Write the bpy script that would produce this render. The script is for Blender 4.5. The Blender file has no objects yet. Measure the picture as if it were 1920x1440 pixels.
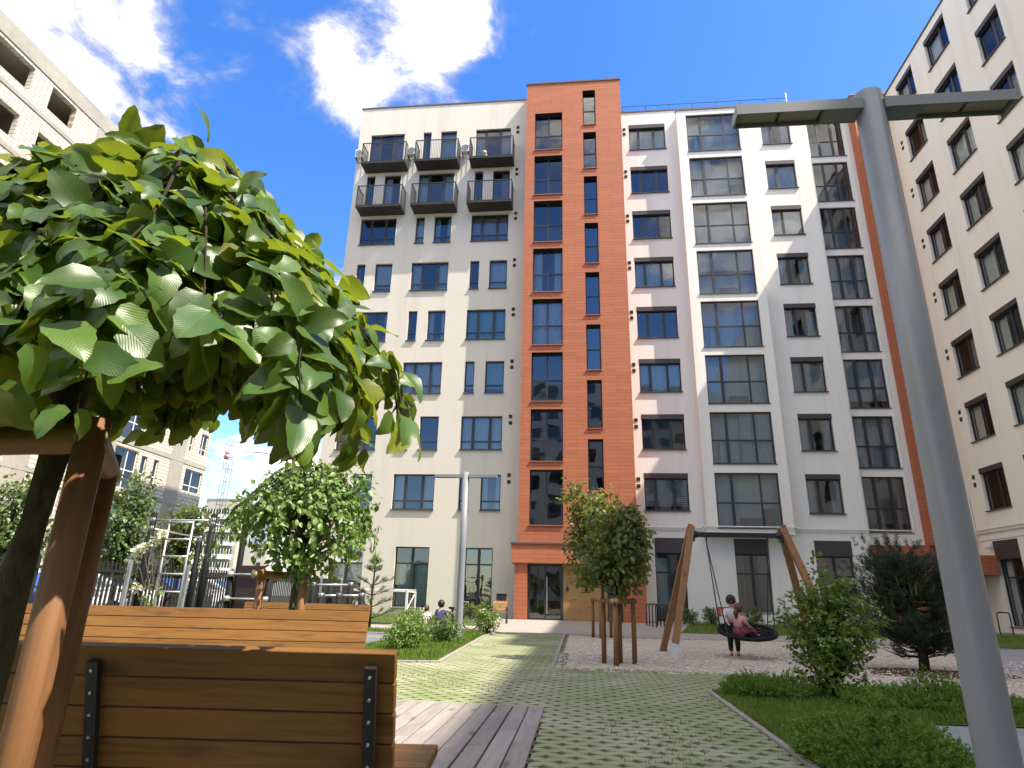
import bpy, math, random
from mathutils import Vector, Matrix, noise as mnoise
Rad = math.radians
rnd = random.Random(11)
sc = bpy.context.scene
col = sc.collection
G = -1.05                      # ground level; the eye is at the origin
V3 = Vector

# ------------------------------------------------------------------ helpers
class MB:
    def __init__(s):
        s.v = []; s.f = []; s.m = []; s.uv = []; s.has_uv = False
    def add(s, vs, fs, mi=0, uvs=None):
        b = len(s.v); s.v.extend([tuple(p) for p in vs])
        for k, f in enumerate(fs):
            s.f.append(tuple(i + b for i in f)); s.m.append(mi)
            if uvs is not None:
                s.has_uv = True; s.uv.extend([uvs[i] for i in f])
            else:
                s.uv.extend([(0, 0)] * len(f))
        return s
    def box(s, x0, x1, y0, y1, z0, z1, mi=0):
        vs = [(x0,y0,z0),(x1,y0,z0),(x1,y1,z0),(x0,y1,z0),(x0,y0,z1),(x1,y0,z1),(x1,y1,z1),(x0,y1,z1)]
        return s.add(vs, [(0,3,2,1),(4,5,6,7),(0,1,5,4),(1,2,6,5),(2,3,7,6),(3,0,4,7)], mi)
    def obox(s, c, a, b, d, mi=0):
        c, a, b, d = V3(c), V3(a), V3(b), V3(d)
        vs = [c-a-b-d, c+a-b-d, c+a+b-d, c-a+b-d, c-a-b+d, c+a-b+d, c+a+b+d, c-a+b+d]
        return s.add(vs, [(0,3,2,1),(4,5,6,7),(0,1,5,4),(1,2,6,5),(2,3,7,6),(3,0,4,7)], mi)
    def bar(s, p, q, w, h, mi=0, up=(0,0,1)):
        p, q = V3(p), V3(q); d = q - p; L = d.length; d.normalize()
        up = V3(up)
        if abs(d.dot(up)) > .95: up = V3((0,1,0))
        sd = d.cross(up).normalized(); u2 = sd.cross(d).normalized()
        return s.obox((p+q)/2, d*L/2, sd*w/2, u2*h/2, mi)
    def quad(s, a, b, c, d, mi=0, uvs=None):
        return s.add([a,b,c,d], [(0,1,2,3)], mi, uvs)
    def tube(s, pts, rad, n=8, mi=0, caps=True):
        pts = [V3(p) for p in pts]
        if not hasattr(rad, '__len__'): rad = [rad]*len(pts)
        vs = []; fs = []; prev = None
        for i, p in enumerate(pts):
            d = (pts[min(i+1,len(pts)-1)] - pts[max(i-1,0)])
            d = d.normalized() if d.length > 1e-9 else V3((0,0,1))
            if prev is None:
                a = V3((1,0,0)) if abs(d.x) < .9 else V3((0,1,0))
                a = (a - d*a.dot(d)).normalized()
            else:
                a = prev - d*prev.dot(d)
                a = a.normalized() if a.length > 1e-6 else V3((1,0,0))
            prev = a; b = d.cross(a)
            for k in range(n):
                t = 2*math.pi*k/n
                vs.append(p + (a*math.cos(t) + b*math.sin(t))*rad[i])
        for i in range(len(pts)-1):
            for k in range(n):
                k2 = (k+1) % n
                fs.append((i*n+k, i*n+k2, (i+1)*n+k2, (i+1)*n+k))
        if caps:
            fs.append(tuple(range(n-1,-1,-1))); fs.append(tuple((len(pts)-1)*n+k for k in range(n)))
        return s.add(vs, fs, mi)
    def ball(s, c, r, n=8, m=6, mi=0, sq=(1,1,1)):
        c = V3(c); vs = []; fs = []
        for j in range(m+1):
            ph = math.pi*j/m
            for k in range(n):
                t = 2*math.pi*k/n
                vs.append((c.x+r*sq[0]*math.sin(ph)*math.cos(t), c.y+r*sq[1]*math.sin(ph)*math.sin(t), c.z+r*sq[2]*math.cos(ph)))
        for j in range(m):
            for k in range(n):
                fs.append((j*n+k, (j+1)*n+k, (j+1)*n+(k+1)%n, j*n+(k+1)%n))
        return s.add(vs, fs, mi)
    def torus(s, c, R, r, ax='z', n=24, m=8, mi=0, sq=1.0):
        c = V3(c); vs = []; fs = []
        for i in range(n):
            t = 2*math.pi*i/n
            for j in range(m):
                p = 2*math.pi*j/m
                q = ((R+r*math.cos(p))*math.cos(t), (R+r*math.cos(p))*math.sin(t)*sq, r*math.sin(p))
                if ax == 'y': q = (q[0], q[2], q[1])
                if ax == 'x': q = (q[2], q[0], q[1])
                vs.append(c + V3(q))
        for i in range(n):
            for j in range(m):
                fs.append((i*m+j, ((i+1)%n)*m+j, ((i+1)%n)*m+(j+1)%m, i*m+(j+1)%m))
        return s.add(vs, fs, mi)
    def mesh(s, name, mats, smooth=False):
        me = bpy.data.meshes.new(name)
        me.from_pydata(s.v, [], s.f)
        for m in (mats if isinstance(mats, (list, tuple)) else [mats]): me.materials.append(m)
        me.polygons.foreach_set('material_index', s.m)
        if s.has_uv:
            l = me.uv_layers.new(name='UVMap')
            l.data.foreach_set('uv', [c for u in s.uv for c in u])
        if smooth: me.polygons.foreach_set('use_smooth', [True]*len(s.f))
        me.update()
        return me
    def build(s, name, mats, parent=None, smooth=False, bevel=0, loc=None):
        return mk(name, s.mesh(name, mats, smooth), parent, bevel, loc)

def wm(o):                       # world matrix without waiting for the depsgraph
    m = o.matrix_basis.copy()
    if o.parent: m = wm(o.parent) @ o.matrix_parent_inverse @ m
    return m
def mk(name, me, parent=None, bevel=0, loc=None, rot=None):
    o = bpy.data.objects.new(name, me); col.objects.link(o)
    if loc is not None: o.location = loc
    if rot is not None: o.rotation_euler = rot
    if parent is not None:
        o.parent = parent; o.matrix_parent_inverse = wm(parent).inverted()
    if bevel:
        b = o.modifiers.new('Bevel', 'BEVEL'); b.width = bevel; b.segments = 2; b.limit_method = 'ANGLE'
    return o
def sub(name, me, parent, loc=(0,0,0)):       # a child in its parent's own coordinates
    o = bpy.data.objects.new(name, me); col.objects.link(o); o.parent = parent; o.location = loc
    return o
def tag(o, label=None, cat=None, group=None, kind=None):
    if label: o['label'] = label
    if cat: o['category'] = cat
    if group: o['group'] = group
    if kind: o['kind'] = kind
    return o
def empty(name, loc, label, cat, group=None, rz=0):
    o = bpy.data.objects.new(name, None); col.objects.link(o)
    o.location = loc; o.rotation_euler = (0,0,rz); o.empty_display_size = .3
    return tag(o, label, cat, group)
def copy_tree(o, parent=None):
    c = o.copy(); col.objects.link(c)
    if parent is not None: c.parent = parent
    for ch in list(o.children): copy_tree(ch, c)
    return c
def dup(o, loc, label, rz=None, scale=None, group=None):
    c = copy_tree(o); c.location = loc; c['label'] = label
    if rz is not None: c.rotation_euler = (0,0,rz)
    if scale is not None: c.scale = (scale,)*3 if not hasattr(scale,'__len__') else scale
    if group: c['group'] = group
    return c

# ------------------------------------------------------------------ materials
class NT:
    def __init__(s, name):
        s.mat = bpy.data.materials.new(name); s.mat.use_nodes = True
        s.t = s.mat.node_tree; s.n = s.t.nodes; s.l = s.t.links
        s.n.clear()
        s.out = s.n.new('ShaderNodeOutputMaterial')
    def new(s, typ, **kw):
        n = s.n.new('ShaderNode'+typ)
        for k, v in kw.items():
            if k.startswith('i_'):
                n.inputs[k[2:].replace('_',' ')].default_value = v
            else: setattr(n, k, v)
        return n
    def link(s, a, b): s.l.new(a, b)
    def math(s, op, a, b=None, c=None, clamp=False):
        n = s.n.new('ShaderNodeMath'); n.operation = op; n.use_clamp = clamp
        for i, x in enumerate((a, b, c)):
            if x is None: continue
            if isinstance(x, (int, float)): n.inputs[i].default_value = x
            else: s.link(x, n.inputs[i])
        return n.outputs[0]
    def mix(s, fac, a, b, bt='MIX'):
        n = s.n.new('ShaderNodeMix'); n.data_type = 'RGBA'; n.blend_type = bt
        for idx, x in ((0, fac), (6, a), (7, b)):
            if isinstance(x, (int, float)): n.inputs[idx].default_value = x
            elif isinstance(x, (tuple, list)): n.inputs[idx].default_value = tuple(x) + ((1,) if len(x) == 3 else ())
            else: s.link(x, n.inputs[idx])
        return n.outputs[2]
    def coord(s, kind='Object', scale=(1,1,1), rot=(0,0,0)):
        tc = s.n.new('ShaderNodeTexCoord'); mp = s.n.new('ShaderNodeMapping')
        mp.inputs['Scale'].default_value = scale; mp.inputs['Rotation'].default_value = rot
        s.link(tc.outputs[kind], mp.inputs[0]); return mp.outputs[0]
    def noise(s, vec, scale, detail=4, rough=.55, dist=0):
        n = s.n.new('ShaderNodeTexNoise'); n.inputs['Scale'].default_value = scale
        n.inputs['Detail'].default_value = detail; n.inputs['Roughness'].default_value = rough
        n.inputs['Distortion'].default_value = dist
        s.link(vec, n.inputs['Vector']); return n.outputs['Fac']
    def ramp(s, fac, pts):
        n = s.n.new('ShaderNodeValToRGB'); e = n.color_ramp.elements
        while len(e) < len(pts): e.new(.5)
        for i, (p, c) in enumerate(pts):
            e[i].position = p; e[i].color = tuple(c) + ((1,) if len(c) == 3 else ())
        s.link(fac, n.inputs[0]); return n.outputs[0]
    def bump(s, h, strength=.3, dist=.01):
        n = s.n.new('ShaderNodeBump'); n.inputs['Strength'].default_value = strength
        n.inputs['Distance'].default_value = dist; s.link(h, n.inputs['Height']); return n.outputs[0]
    def pbsdf(s, colr, rough=.6, metal=0, spec=.5, nrm=None):
        b = s.n.new('ShaderNodeBsdfPrincipled')
        for k, x in (('Base Color', colr), ('Roughness', rough), ('Metallic', metal), ('Specular IOR Level', spec)):
            if isinstance(x, (int, float)): b.inputs[k].default_value = x
            elif isinstance(x, (tuple, list)): b.inputs[k].default_value = tuple(x) + (1,)
            else: s.link(x, b.inputs[k])
        if nrm is not None: s.link(nrm, b.inputs['Normal'])
        return b
    def done(s, sh):
        s.link(sh.outputs[0] if hasattr(sh, 'outputs') else sh, s.out.inputs[0]); return s.mat

def mulc(c, k): return tuple(min(1, x*k) for x in c)
def pm(name, c, rough=.6, var=.12, vs=6, bs=40, bst=.15, metal=0, spec=.4, bd=.004, big=0):
    t = NT(name); v = t.coord()
    f = t.noise(v, vs, 5, .6)
    colr = t.mix(f, mulc(c, 1-var*1.6), mulc(c, 1+var*1.3))
    if big:
        g = t.noise(v, .35, 3, .5)
        colr = t.mix(t.math('MULTIPLY', t.math('SUBTRACT', g, .35, clamp=True), big*2, clamp=True), colr, mulc(c, .62))
    return t.done(t.pbsdf(colr, rough, metal, spec, t.bump(t.noise(v, bs, 4), bst, bd)))

def stucco(name, c):
    t = NT(name); v = t.coord()
    big = t.noise(v, .22, 4, .6); st = t.noise(t.coord(scale=(1.6,1.6,.10)), 1.0, 4, .6)
    colr = t.mix(big, mulc(c, .93), mulc(c, 1.04))
    colr = t.mix(t.math('MULTIPLY', t.math('SUBTRACT', st, .5, clamp=True), 1.7, clamp=True), colr, mulc(c, .74))
    colr = t.mix(t.math('MULTIPLY', t.noise(v, 30, 3), .12), colr, mulc(c, .8))
    return t.done(t.pbsdf(colr, .85, 0, .2, t.bump(t.noise(v, 160, 3), .25, .004)))

def panel_mat(name, c):
    t = NT(name); v = t.coord()
    sp = t.new('SeparateXYZ'); t.link(v, sp.inputs[0]); cb = t.new('CombineXYZ')
    t.link(t.math('ADD', sp.outputs[0], sp.outputs[1]), cb.inputs[0]); t.link(sp.outputs[2], cb.inputs[1])
    b = t.new('TexBrick', offset=.5, offset_frequency=2, squash=1)
    for k, x in (('Scale', 1), ('Mortar Size', .009), ('Mortar Smooth', .1), ('Bias', 0), ('Brick Width', 1.45), ('Row Height', .2)):
        b.inputs[k].default_value = x
    b.inputs['Color1'].default_value = mulc(c, .92) + (1,); b.inputs['Color2'].default_value = mulc(c, 1.08) + (1,)
    b.inputs['Mortar'].default_value = mulc(c, .42) + (1,)
    t.link(cb.outputs[0], b.inputs['Vector'])
    colr = t.mix(t.math('MULTIPLY', t.noise(v, 3, 5), .35), b.outputs['Color'], mulc(c, .75))
    h = t.math('SUBTRACT', 1.0, b.outputs['Fac'])
    return t.done(t.pbsdf(colr, .6, 0, .3, t.bump(h, .6, .012)))

def block_mat(name, c, mortar, bw, rh, ax):
    t = NT(name); v = t.coord()
    sp = t.new('SeparateXYZ'); t.link(v, sp.inputs[0]); cb = t.new('CombineXYZ')
    t.link(sp.outputs[ax], cb.inputs[0]); t.link(sp.outputs[2], cb.inputs[1])
    b = t.new('TexBrick', offset=.5, offset_frequency=2)
    for k, x in (('Scale', 1), ('Mortar Size', .035), ('Mortar Smooth', .3), ('Bias', .2), ('Brick Width', bw), ('Row Height', rh)):
        b.inputs[k].default_value = x
    b.inputs['Color1'].default_value = mulc(c, .95) + (1,); b.inputs['Color2'].default_value = mulc(c, 1.06) + (1,)
    b.inputs['Mortar'].default_value = mortar + (1,)
    t.link(cb.outputs[0], b.inputs['Vector'])
    colr = t.mix(t.math('MULTIPLY', t.noise(v, .8, 5), .5), b.outputs['Color'], mulc(c, .72))
    return t.done(t.pbsdf(colr, .9, 0, .1, t.bump(t.math('SUBTRACT', 1.0, b.outputs['Fac']), .5, .02)))

def wood_mat(name, c, axis=0, rough=.55, dark=.45, knots=True, coords='Object'):
    t = NT(name)
    g = t.new('NewGeometry'); rp = g.outputs['Random Per Island']
    s1 = [14, 14, 14]; s1[axis] = .9
    tc = t.n.new('ShaderNodeTexCoord'); ad = t.n.new('ShaderNodeVectorMath'); ad.operation = 'ADD'
    mv = t.n.new('ShaderNodeVectorMath'); mv.operation = 'SCALE'; mv.inputs[0].default_value = (7.3, 5.1, 9.7)
    t.link(rp, mv.inputs['Scale']); t.link(tc.outputs[coords], ad.inputs[0]); t.link(mv.outputs[0], ad.inputs[1])
    mp = t.n.new('ShaderNodeMapping'); mp.inputs['Scale'].default_value = s1; t.link(ad.outputs[0], mp.inputs[0])
    gr = t.noise(mp.outputs[0], 2.2, 6, .62, .8)
    s2 = [1.5]*3; s2[axis] = .35
    mp2 = t.n.new('ShaderNodeMapping'); mp2.inputs['Scale'].default_value = s2; t.link(ad.outputs[0], mp2.inputs[0])
    bl = t.noise(mp2.outputs[0], 3.5, 3, .5)
    colr = t.ramp(gr, [(.25, mulc(c, dark)), (.5, c), (.8, mulc(c, 1.22))])
    colr = t.mix(t.math('MULTIPLY', bl, .7), colr, mulc(c, .5))
    if knots:
        s3 = [6]*3; s3[axis] = 2.2
        mp3 = t.n.new('ShaderNodeMapping'); mp3.inputs['Scale'].default_value = s3; t.link(ad.outputs[0], mp3.inputs[0])
        vo = t.new('TexVoronoi'); vo.inputs['Scale'].default_value = .9; t.link(mp3.outputs[0], vo.inputs['Vector'])
        k = t.math('SUBTRACT', 1, t.math('MULTIPLY', vo.outputs['Distance'], 4.2), clamp=True)
        colr = t.mix(t.math('MULTIPLY', k, .95), colr, mulc(c, .25))
    tint = t.math('MULTIPLY_ADD', rp, .35, .82)
    hv = t.new('HueSaturation'); t.link(colr, hv.inputs['Color']); t.link(tint, hv.inputs['Value'])
    return t.done(t.pbsdf(hv.outputs[0], rough, 0, .35, t.bump(gr, .25, .004)))

def bark_mat(name, c):
    t = NT(name); v = t.coord(scale=(1,1,.35))
    f = t.noise(v, 35, 6, .7, .6); g = t.noise(t.coord(), 6, 3)
    colr = t.ramp(f, [(.3, mulc(c, .35)), (.6, c), (.85, mulc(c, 1.6))])
    colr = t.mix(t.math('MULTIPLY', g, .5), colr, (c[0]*.7, c[1]*.95, c[2]*.7))
    return t.done(t.pbsdf(colr, .9, 0, .15, t.bump(f, .9, .012)))

def leaf_mat(name, c1, c2, trans, veins=False, spec=.5, rough=.42, var=.45, tcol=None, yellow=0):
    t = NT(name)
    g = t.new('NewGeometry'); rp = g.outputs['Random Per Island']
    colr = t.mix(rp, c1, c2)
    w = t.new('TexWhiteNoise'); w.noise_dimensions = '1D'; t.link(rp, w.inputs['W'])
    hv = t.new('HueSaturation'); t.link(colr, hv.inputs['Color'])
    t.link(t.math('MULTIPLY_ADD', w.outputs['Value'], var, 1-var/2), hv.inputs['Value'])
    cc = hv.outputs[0]; nrm = None
    if yellow: cc = t.mix(t.math('GREATER_THAN', w.outputs['Value'], 1-yellow), cc, (.20,.22,.02))
    if veins:
        uv = t.n.new('ShaderNodeTexCoord').outputs['UV']
        sp = t.new('SeparateXYZ'); t.link(uv, sp.inputs[0])
        au = t.math('ABSOLUTE', t.math('SUBTRACT', sp.outputs[0], .5))
        ph = t.math('SUBTRACT', t.math('MULTIPLY', sp.outputs[1], 14), t.math('MULTIPLY', au, 13))
        wv = t.math('SINE', t.math('MULTIPLY', ph, 6.2832))
        pk = t.math('POWER', t.math('MULTIPLY_ADD', wv, .5, .5), 6)
        mid = t.math('SUBTRACT', 1, t.math('MULTIPLY', au, 30), clamp=True)
        vv = t.math('MAXIMUM', pk, mid)
        cc = t.mix(t.math('MULTIPLY', vv, .09), cc, mulc(c2, 1.7))
        hgt = t.math('ADD', t.math('MULTIPLY', wv, .5), t.math('MULTIPLY', mid, -1.5))
        nrm = t.bump(hgt, .085, .004)
        blot = t.noise(uv, 5, 3)
        cc = t.mix(t.math('MULTIPLY', t.math('SUBTRACT', blot, .5, clamp=True), .9), cc, mulc(c2, 1.25))
    b = t.pbsdf(cc, rough, 0, spec, nrm)
    tr = t.new('BsdfTranslucent')
    t.link(t.mix(.55, cc, tcol or (c2[0]*2.4, c2[1]*2.2, c2[2]*.6)), tr.inputs[0])
    if nrm is not None: t.link(nrm, tr.inputs['Normal'])
    m = t.new('MixShader'); m.inputs[0].default_value = trans
    t.link(b.outputs[0], m.inputs[1]); t.link(tr.outputs[0], m.inputs[2])
    return t.done(m)

def glass_mat(name, tint=(.80,.88,.88), boost=1.4, base=.04):
    t = NT(name); v = t.coord()
    fr = t.new('Fresnel'); fr.inputs['IOR'].default_value = 1.55
    nb = t.bump(t.noise(v, 1.1, 2, .4), .12, .05)
    t.link(nb, fr.inputs['Normal'])
    gl = t.new('BsdfGlossy'); gl.inputs['Roughness'].default_value = 0; gl.inputs['Color'].default_value = (.96,.98,1,1)
    t.link(nb, gl.inputs['Normal'])
    tr = t.new('BsdfTransparent'); tr.inputs[0].default_value = tint + (1,)
    m = t.new('MixShader'); t.link(t.math('MULTIPLY_ADD', fr.outputs[0], boost, base, clamp=True), m.inputs[0])
    t.link(tr.outputs[0], m.inputs[1]); t.link(gl.outputs[0], m.inputs[2])
    return t.done(m)

M = {}
M['cream'] = stucco('cream_render', (.62,.58,.52))
M['white'] = stucco('white_render', (.765,.74,.705))
M['wingcream'] = stucco('wing_render', (.78,.74,.665))
M['orange'] = panel_mat('orange_cladding', (.415,.132,.066))
M['orange_trim'] = pm('orange_metal', (.42,.11,.05), .5)
M['cap'] = pm('parapet_metal', (.10,.075,.07), .45, bst=.02)
M['frame'] = pm('anthracite_frame', (.028,.028,.034), .4, bst=.02)
M['box'] = pm('shutter_box', (.052,.045,.048), .5, bst=.05)
M['sill'] = pm('sill_metal', (.07,.065,.066), .4, bst=.02)
M['glass'] = glass_mat('window_glass')
M['glass_wing'] = glass_mat('wing_glass', (.84,.90,.88), .6, .04)
M['glass_loggia'] = glass_mat('loggia_glass', (.86,.92,.92), 1.15, .03)
M['glass_dark'] = glass_mat('dark_glass', (.35,.42,.42), 2.0, .05)
M['glass_frost'] = pm('frosted_film', (.42,.52,.50), .25, .05, bst=.02, spec=.5)
M['loggia'] = pm('loggia_wall', (.55,.54,.51), .9, big=.3)
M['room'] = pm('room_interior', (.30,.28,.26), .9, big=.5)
M['curtain'] = pm('curtain_cloth', (.62,.61,.60), .9, .06)
M['curtain_b'] = pm('curtain_cloth_brown', (.36,.29,.25), .9, .08)
M['curtain_t'] = pm('curtain_cloth_teal', (.30,.50,.48), .9, .06)
M['railing'] = pm('balcony_metal', (.035,.035,.034), .45, bst=.02)
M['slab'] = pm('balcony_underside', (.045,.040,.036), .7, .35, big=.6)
M['vent'] = pm('vent_grille', (.05,.042,.04), .7)
M['acwhite'] = pm('white_plastic', (.66,.66,.64), .4, .05)
M['darkmetal'] = pm('dark_metal', (.022,.022,.024), .4, bst=.04)
M['steel'] = pm('galvanised_steel', (.52,.53,.54), .35, .1, bst=.05, metal=.7)
M['lampgrey'] = pm('lamp_paint', (.21,.225,.255), .36, .05, bs=14, bst=.015, spec=.45)
M['ledpanel'] = pm('led_panel', (.33,.31,.25), .3, .05)
M['concrete'] = pm('concrete', (.36,.335,.285), .9, .16, vs=3, bs=30, bst=.4, big=.7)
M['blocks'] = block_mat('aerated_blocks', (.62,.58,.50), (.33,.25,.15), .62, .26, 1)
M['wood'] = wood_mat('bench_wood', (.225,.105,.022), 0, dark=.35)
M['wood_light'] = wood_mat('bench_wood_light', (.40,.205,.085), 0)
M['wood_post'] = wood_mat('post_wood', (.25,.118,.05), 2, knots=True)
M['wood_panel'] = wood_mat('wood_cladding', (.42,.235,.09), 0)
M['wood_grey'] = wood_mat('deck_wood', (.325,.292,.262), 1, .75, .65)
M['wood_swing'] = wood_mat('swing_wood', (.30,.145,.07), 2)
M['woodend'] = pm('cut_wood_end', (.36,.26,.16), .8, .15, vs=20)
M['black'] = pm('black_rubber', (.008,.008,.009), .7, bst=.05, spec=.2)
M['bark'] = bark_mat('bark', (.10,.085,.06))
M['barkdark'] = bark_mat('dark_bark', (.05,.04,.03))
M['elm'] = leaf_mat('elm_leaf', (.038,.10,.026), (.095,.18,.026), .42, True, spec=.55, rough=.38, tcol=(.36,.42,.02), yellow=.04, var=.6)
M['elm_far'] = leaf_mat('elm_leaf_small', (.09,.185,.045), (.17,.27,.055), .32, False, tcol=(.28,.38,.04))
M['maple'] = leaf_mat('maple_leaf', (.036,.092,.028), (.14,.16,.035), .40, False, tcol=(.46,.46,.06))
M['shrubleaf'] = leaf_mat('shrub_leaf', (.07,.14,.026), (.16,.25,.035), .38, False, tcol=(.30,.36,.03))
M['bushleaf'] = leaf_mat('bush_leaf', (.08,.17,.035), (.16,.26,.05), .34, False, tcol=(.34,.42,.05))
M['treeleaf'] = leaf_mat('tree_leaf', (.06,.12,.035), (.12,.18,.05), .3, False, tcol=(.3,.34,.06))
M['juniper'] = leaf_mat('juniper_needles', (.065,.15,.03), (.17,.29,.055), .28, False, spec=.3, rough=.6)
M['spruce'] = leaf_mat('pine_needles_dark', (.012,.032,.024), (.035,.062,.030), .12, False, spec=.3, rough=.6)
M['pine'] = leaf_mat('pine_needles', (.07,.11,.045), (.13,.17,.07), .2, False, spec=.3, rough=.6)
M['flower'] = leaf_mat('white_petals', (.62,.62,.48), (.72,.72,.55), .3, False, var=.1, tcol=(.6,.6,.4))
M['skin'] = pm('skin', (.50,.29,.21), .5, .05)
M['hair'] = pm('brown_hair', (.09,.045,.025), .6, .25, vs=30)
M['hairdark'] = pm('dark_hair', (.02,.014,.012), .6, .25, vs=30)
M['whiteframe'] = pm('white_frame', (.72,.74,.74), .4, .04)
# ------------------------------------------------------------------ building kit
def wall(mb, O, U, N, u0, u1, z0, z1, holes=(), depth=.3, mi=0, rmi=None):
    O, U, N = V3(O), V3(U), V3(N); Z = V3((0,0,1))
    us = sorted(set([u0, u1] + [max(u0,min(u1,x)) for h in holes for x in h[:2]]))
    zs = sorted(set([z0, z1] + [max(z0,min(z1,x)) for h in holes for x in h[2:4]]))
    P = lambda u, z, d=0: O + U*u + Z*z + N*d
    for j in range(len(zs)-1):
        zc = (zs[j]+zs[j+1])/2; run = None
        for i in range(len(us)-1):
            uc = (us[i]+us[i+1])/2
            solid = not any(h[0] < uc < h[1] and h[2] < zc < h[3] for h in holes)
            if solid and run is None: run = us[i]
            if run is not None and (not solid or i == len(us)-2):
                e = us[i+1] if solid else us[i]
                if e > run: mb.quad(P(run,zs[j]), P(e,zs[j]), P(e,zs[j+1]), P(run,zs[j+1]), mi)
                run = None
    rm = mi if rmi is None else rmi
    for a, b, c, d in [h[:4] for h in holes]:
        mb.quad(P(a,c), P(a,c,depth), P(a,d,depth), P(a,d), rm)
        mb.quad(P(b,d), P(b,d,depth), P(b,c,depth), P(b,c), rm)
        mb.quad(P(a,d), P(a,d,depth), P(b,d,depth), P(b,d), rm)
        mb.quad(P(b,c), P(b,c,depth), P(a,c,depth), P(a,c), rm)

_wc = {}
def cached(key, fn):
    if key not in _wc: _wc[key] = fn()
    return _wc[key]
FB = .062
def frame_mesh(w, h, vs, hs, rec, fb=FB, wide=()):
    def f():
        mb = MB(); y0, y1 = rec, rec+.075
        mb.box(0, fb, y0, y1, 0, h); mb.box(w-fb, w, y0, y1, 0, h)
        mb.box(fb, w-fb, y0, y1, 0, fb); mb.box(fb, w-fb, y0, y1, h-fb, h)
        for k, x in enumerate(vs):
            q = .075 if k in wide else .045
            mb.box(x-q, x+q, y0+.004, y1-.004, fb, h-fb)
        xs = [fb] + list(vs) + [w-fb]
        for z in hs:
            for i in range(len(xs)-1):
                a = xs[i] + (0 if i == 0 else (.075 if i-1 in wide else .045)); b = xs[i+1] - (0 if i == len(xs)-2 else (.075 if i in wide else .045))
                mb.box(a, b, y0+.008, y1-.008, z-.038, z+.038)
        return mb.mesh('window_frame', M['frame'])
    return cached(('f', w, h, tuple(vs), tuple(hs), rec, tuple(wide)), f)
def pane_mesh(w, h, vs, hs, rec, gm, var):
    def f():
        r = random.Random(var*77+int(w*100)); mb = MB(); y = rec+.035
        xs = [.03] + list(vs) + [w-.03]; zs = [.03] + list(hs) + [h-.03]
        for i in range(len(xs)-1):
            for j in range(len(zs)-1):
                a, b = r.uniform(-.006,.006), r.uniform(-.006,.006)
                mb.quad((xs[i],y+a,zs[j]), (xs[i+1],y-a,zs[j]), (xs[i+1],y-a+b,zs[j+1]), (xs[i],y+a+b,zs[j+1]))
        return mb.mesh('pane', M[gm])
    return cached(('p', w, h, tuple(vs), tuple(hs), rec, gm, var), f)
def curtain_mesh(w, h, rec, kind, m):
    def f():
        mb = MB(); y = rec+.24
        def strip(a, b, z0, z1, fl=.035):
            n = max(4, int((b-a)/.045)); pv = None
            for i in range(n+1):
                x = a+(b-a)*i/n; yy = y + (fl if i % 2 else -fl)*(.6+.4*math.sin(i*1.7))
                if pv: mb.quad((pv[0],pv[1],z0), (x,yy,z0), (x,yy,z1), (pv[0],pv[1],z1))
                pv = (x, yy)
        if kind == 'sides': strip(.02, w*.30, -.1, h); strip(w*.72, w-.02, -.1, h)
        elif kind == 'left': strip(.02, w*.42, -.1, h)
        elif kind == 'right': strip(w*.5, w-.02, -.1, h)
        elif kind == 'full': strip(.0, w, -.1, h)
        elif kind == 'open': strip(0, w*.12, -.1, h); strip(w*.88, w, -.1, h)
        elif kind in ('blind', 'stripe', 'half'):
            z1 = h; z0 = h*.16 if kind != 'half' else h*.55
            n = int((z1-z0)/(.11 if kind == 'stripe' else .06))
            for i in range(n):
                a = z0+(z1-z0)*i/n; b = z0+(z1-z0)*(i+(.62 if kind == 'stripe' else .9))/n
                mb.quad((.05,y-.1,a), (w-.05,y-.1,a), (w-.05,y-.09,b), (.05,y-.09,b))
        return mb.mesh('curtain', M[m], True)
    return cached(('c', w, h, rec, kind, m), f)
def sill_mesh(w, prot, rec, m='sill'):
    return cached(('s', w, prot, rec, m), lambda: MB().box(-.035, w+.035, -prot, rec+.02, -.05, -.012).mesh('sill', M[m]))
def box_mesh(w, bh, rec, prot):
    return cached(('b', w, bh, rec, prot), lambda: MB().box(.0, w, -prot, rec+.07, 0, bh).mesh('shutter_box', M['box']))

def window(parent, pos, rz, w, h, vs=(), hs=(), rec=.12, name='window', sill=.09, box=0, curtain=None, cm='curtain', gm='glass', wide=(), var=0, sm='sill', bprot=.015):
    w = round(w, 3); h = round(h, 3); fh = round(h - box, 3)
    fr = mk(name, frame_mesh(w, fh, vs, hs, rec, wide=wide), parent, 0, pos, (0,0,rz))
    sub('pane', pane_mesh(w, fh, vs, hs, rec, gm, var), fr)
    if sill: sub('sill', sill_mesh(w, sill, rec, sm), fr)
    if box: sub('shutter_box', box_mesh(w, round(box-.006,3), rec, bprot), fr, (0,0,fh+.003))
    if curtain: sub('curtain', curtain_mesh(w, fh, rec, curtain, cm), fr)
    return fr

def interior(mb, O, U, N, u0, u1, levels, d0=.31, d1=3.2, part=3.4):
    O, U, N = V3(O), V3(U), V3(N); Z = V3((0,0,1)); P = lambda u, z, d: O+U*u+Z*z+N*d
    mb.quad(P(u0,levels[0],d1), P(u1,levels[0],d1), P(u1,levels[-1],d1), P(u0,levels[-1],d1))
    for z in levels:
        mb.obox(P((u0+u1)/2, z, (d0+d1)/2), U*(u1-u0)/2, N*(d1-d0)/2, Z*.11)
    n = max(1, round((u1-u0)/part))
    for i in range(n+1):
        u = u0+(u1-u0)*i/n
        mb.obox(P(u, (levels[0]+levels[-1])/2, (d0+d1)/2), U*.05, N*((d1-d0)/2-.003), Z*(levels[-1]-levels[0])/2)

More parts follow.
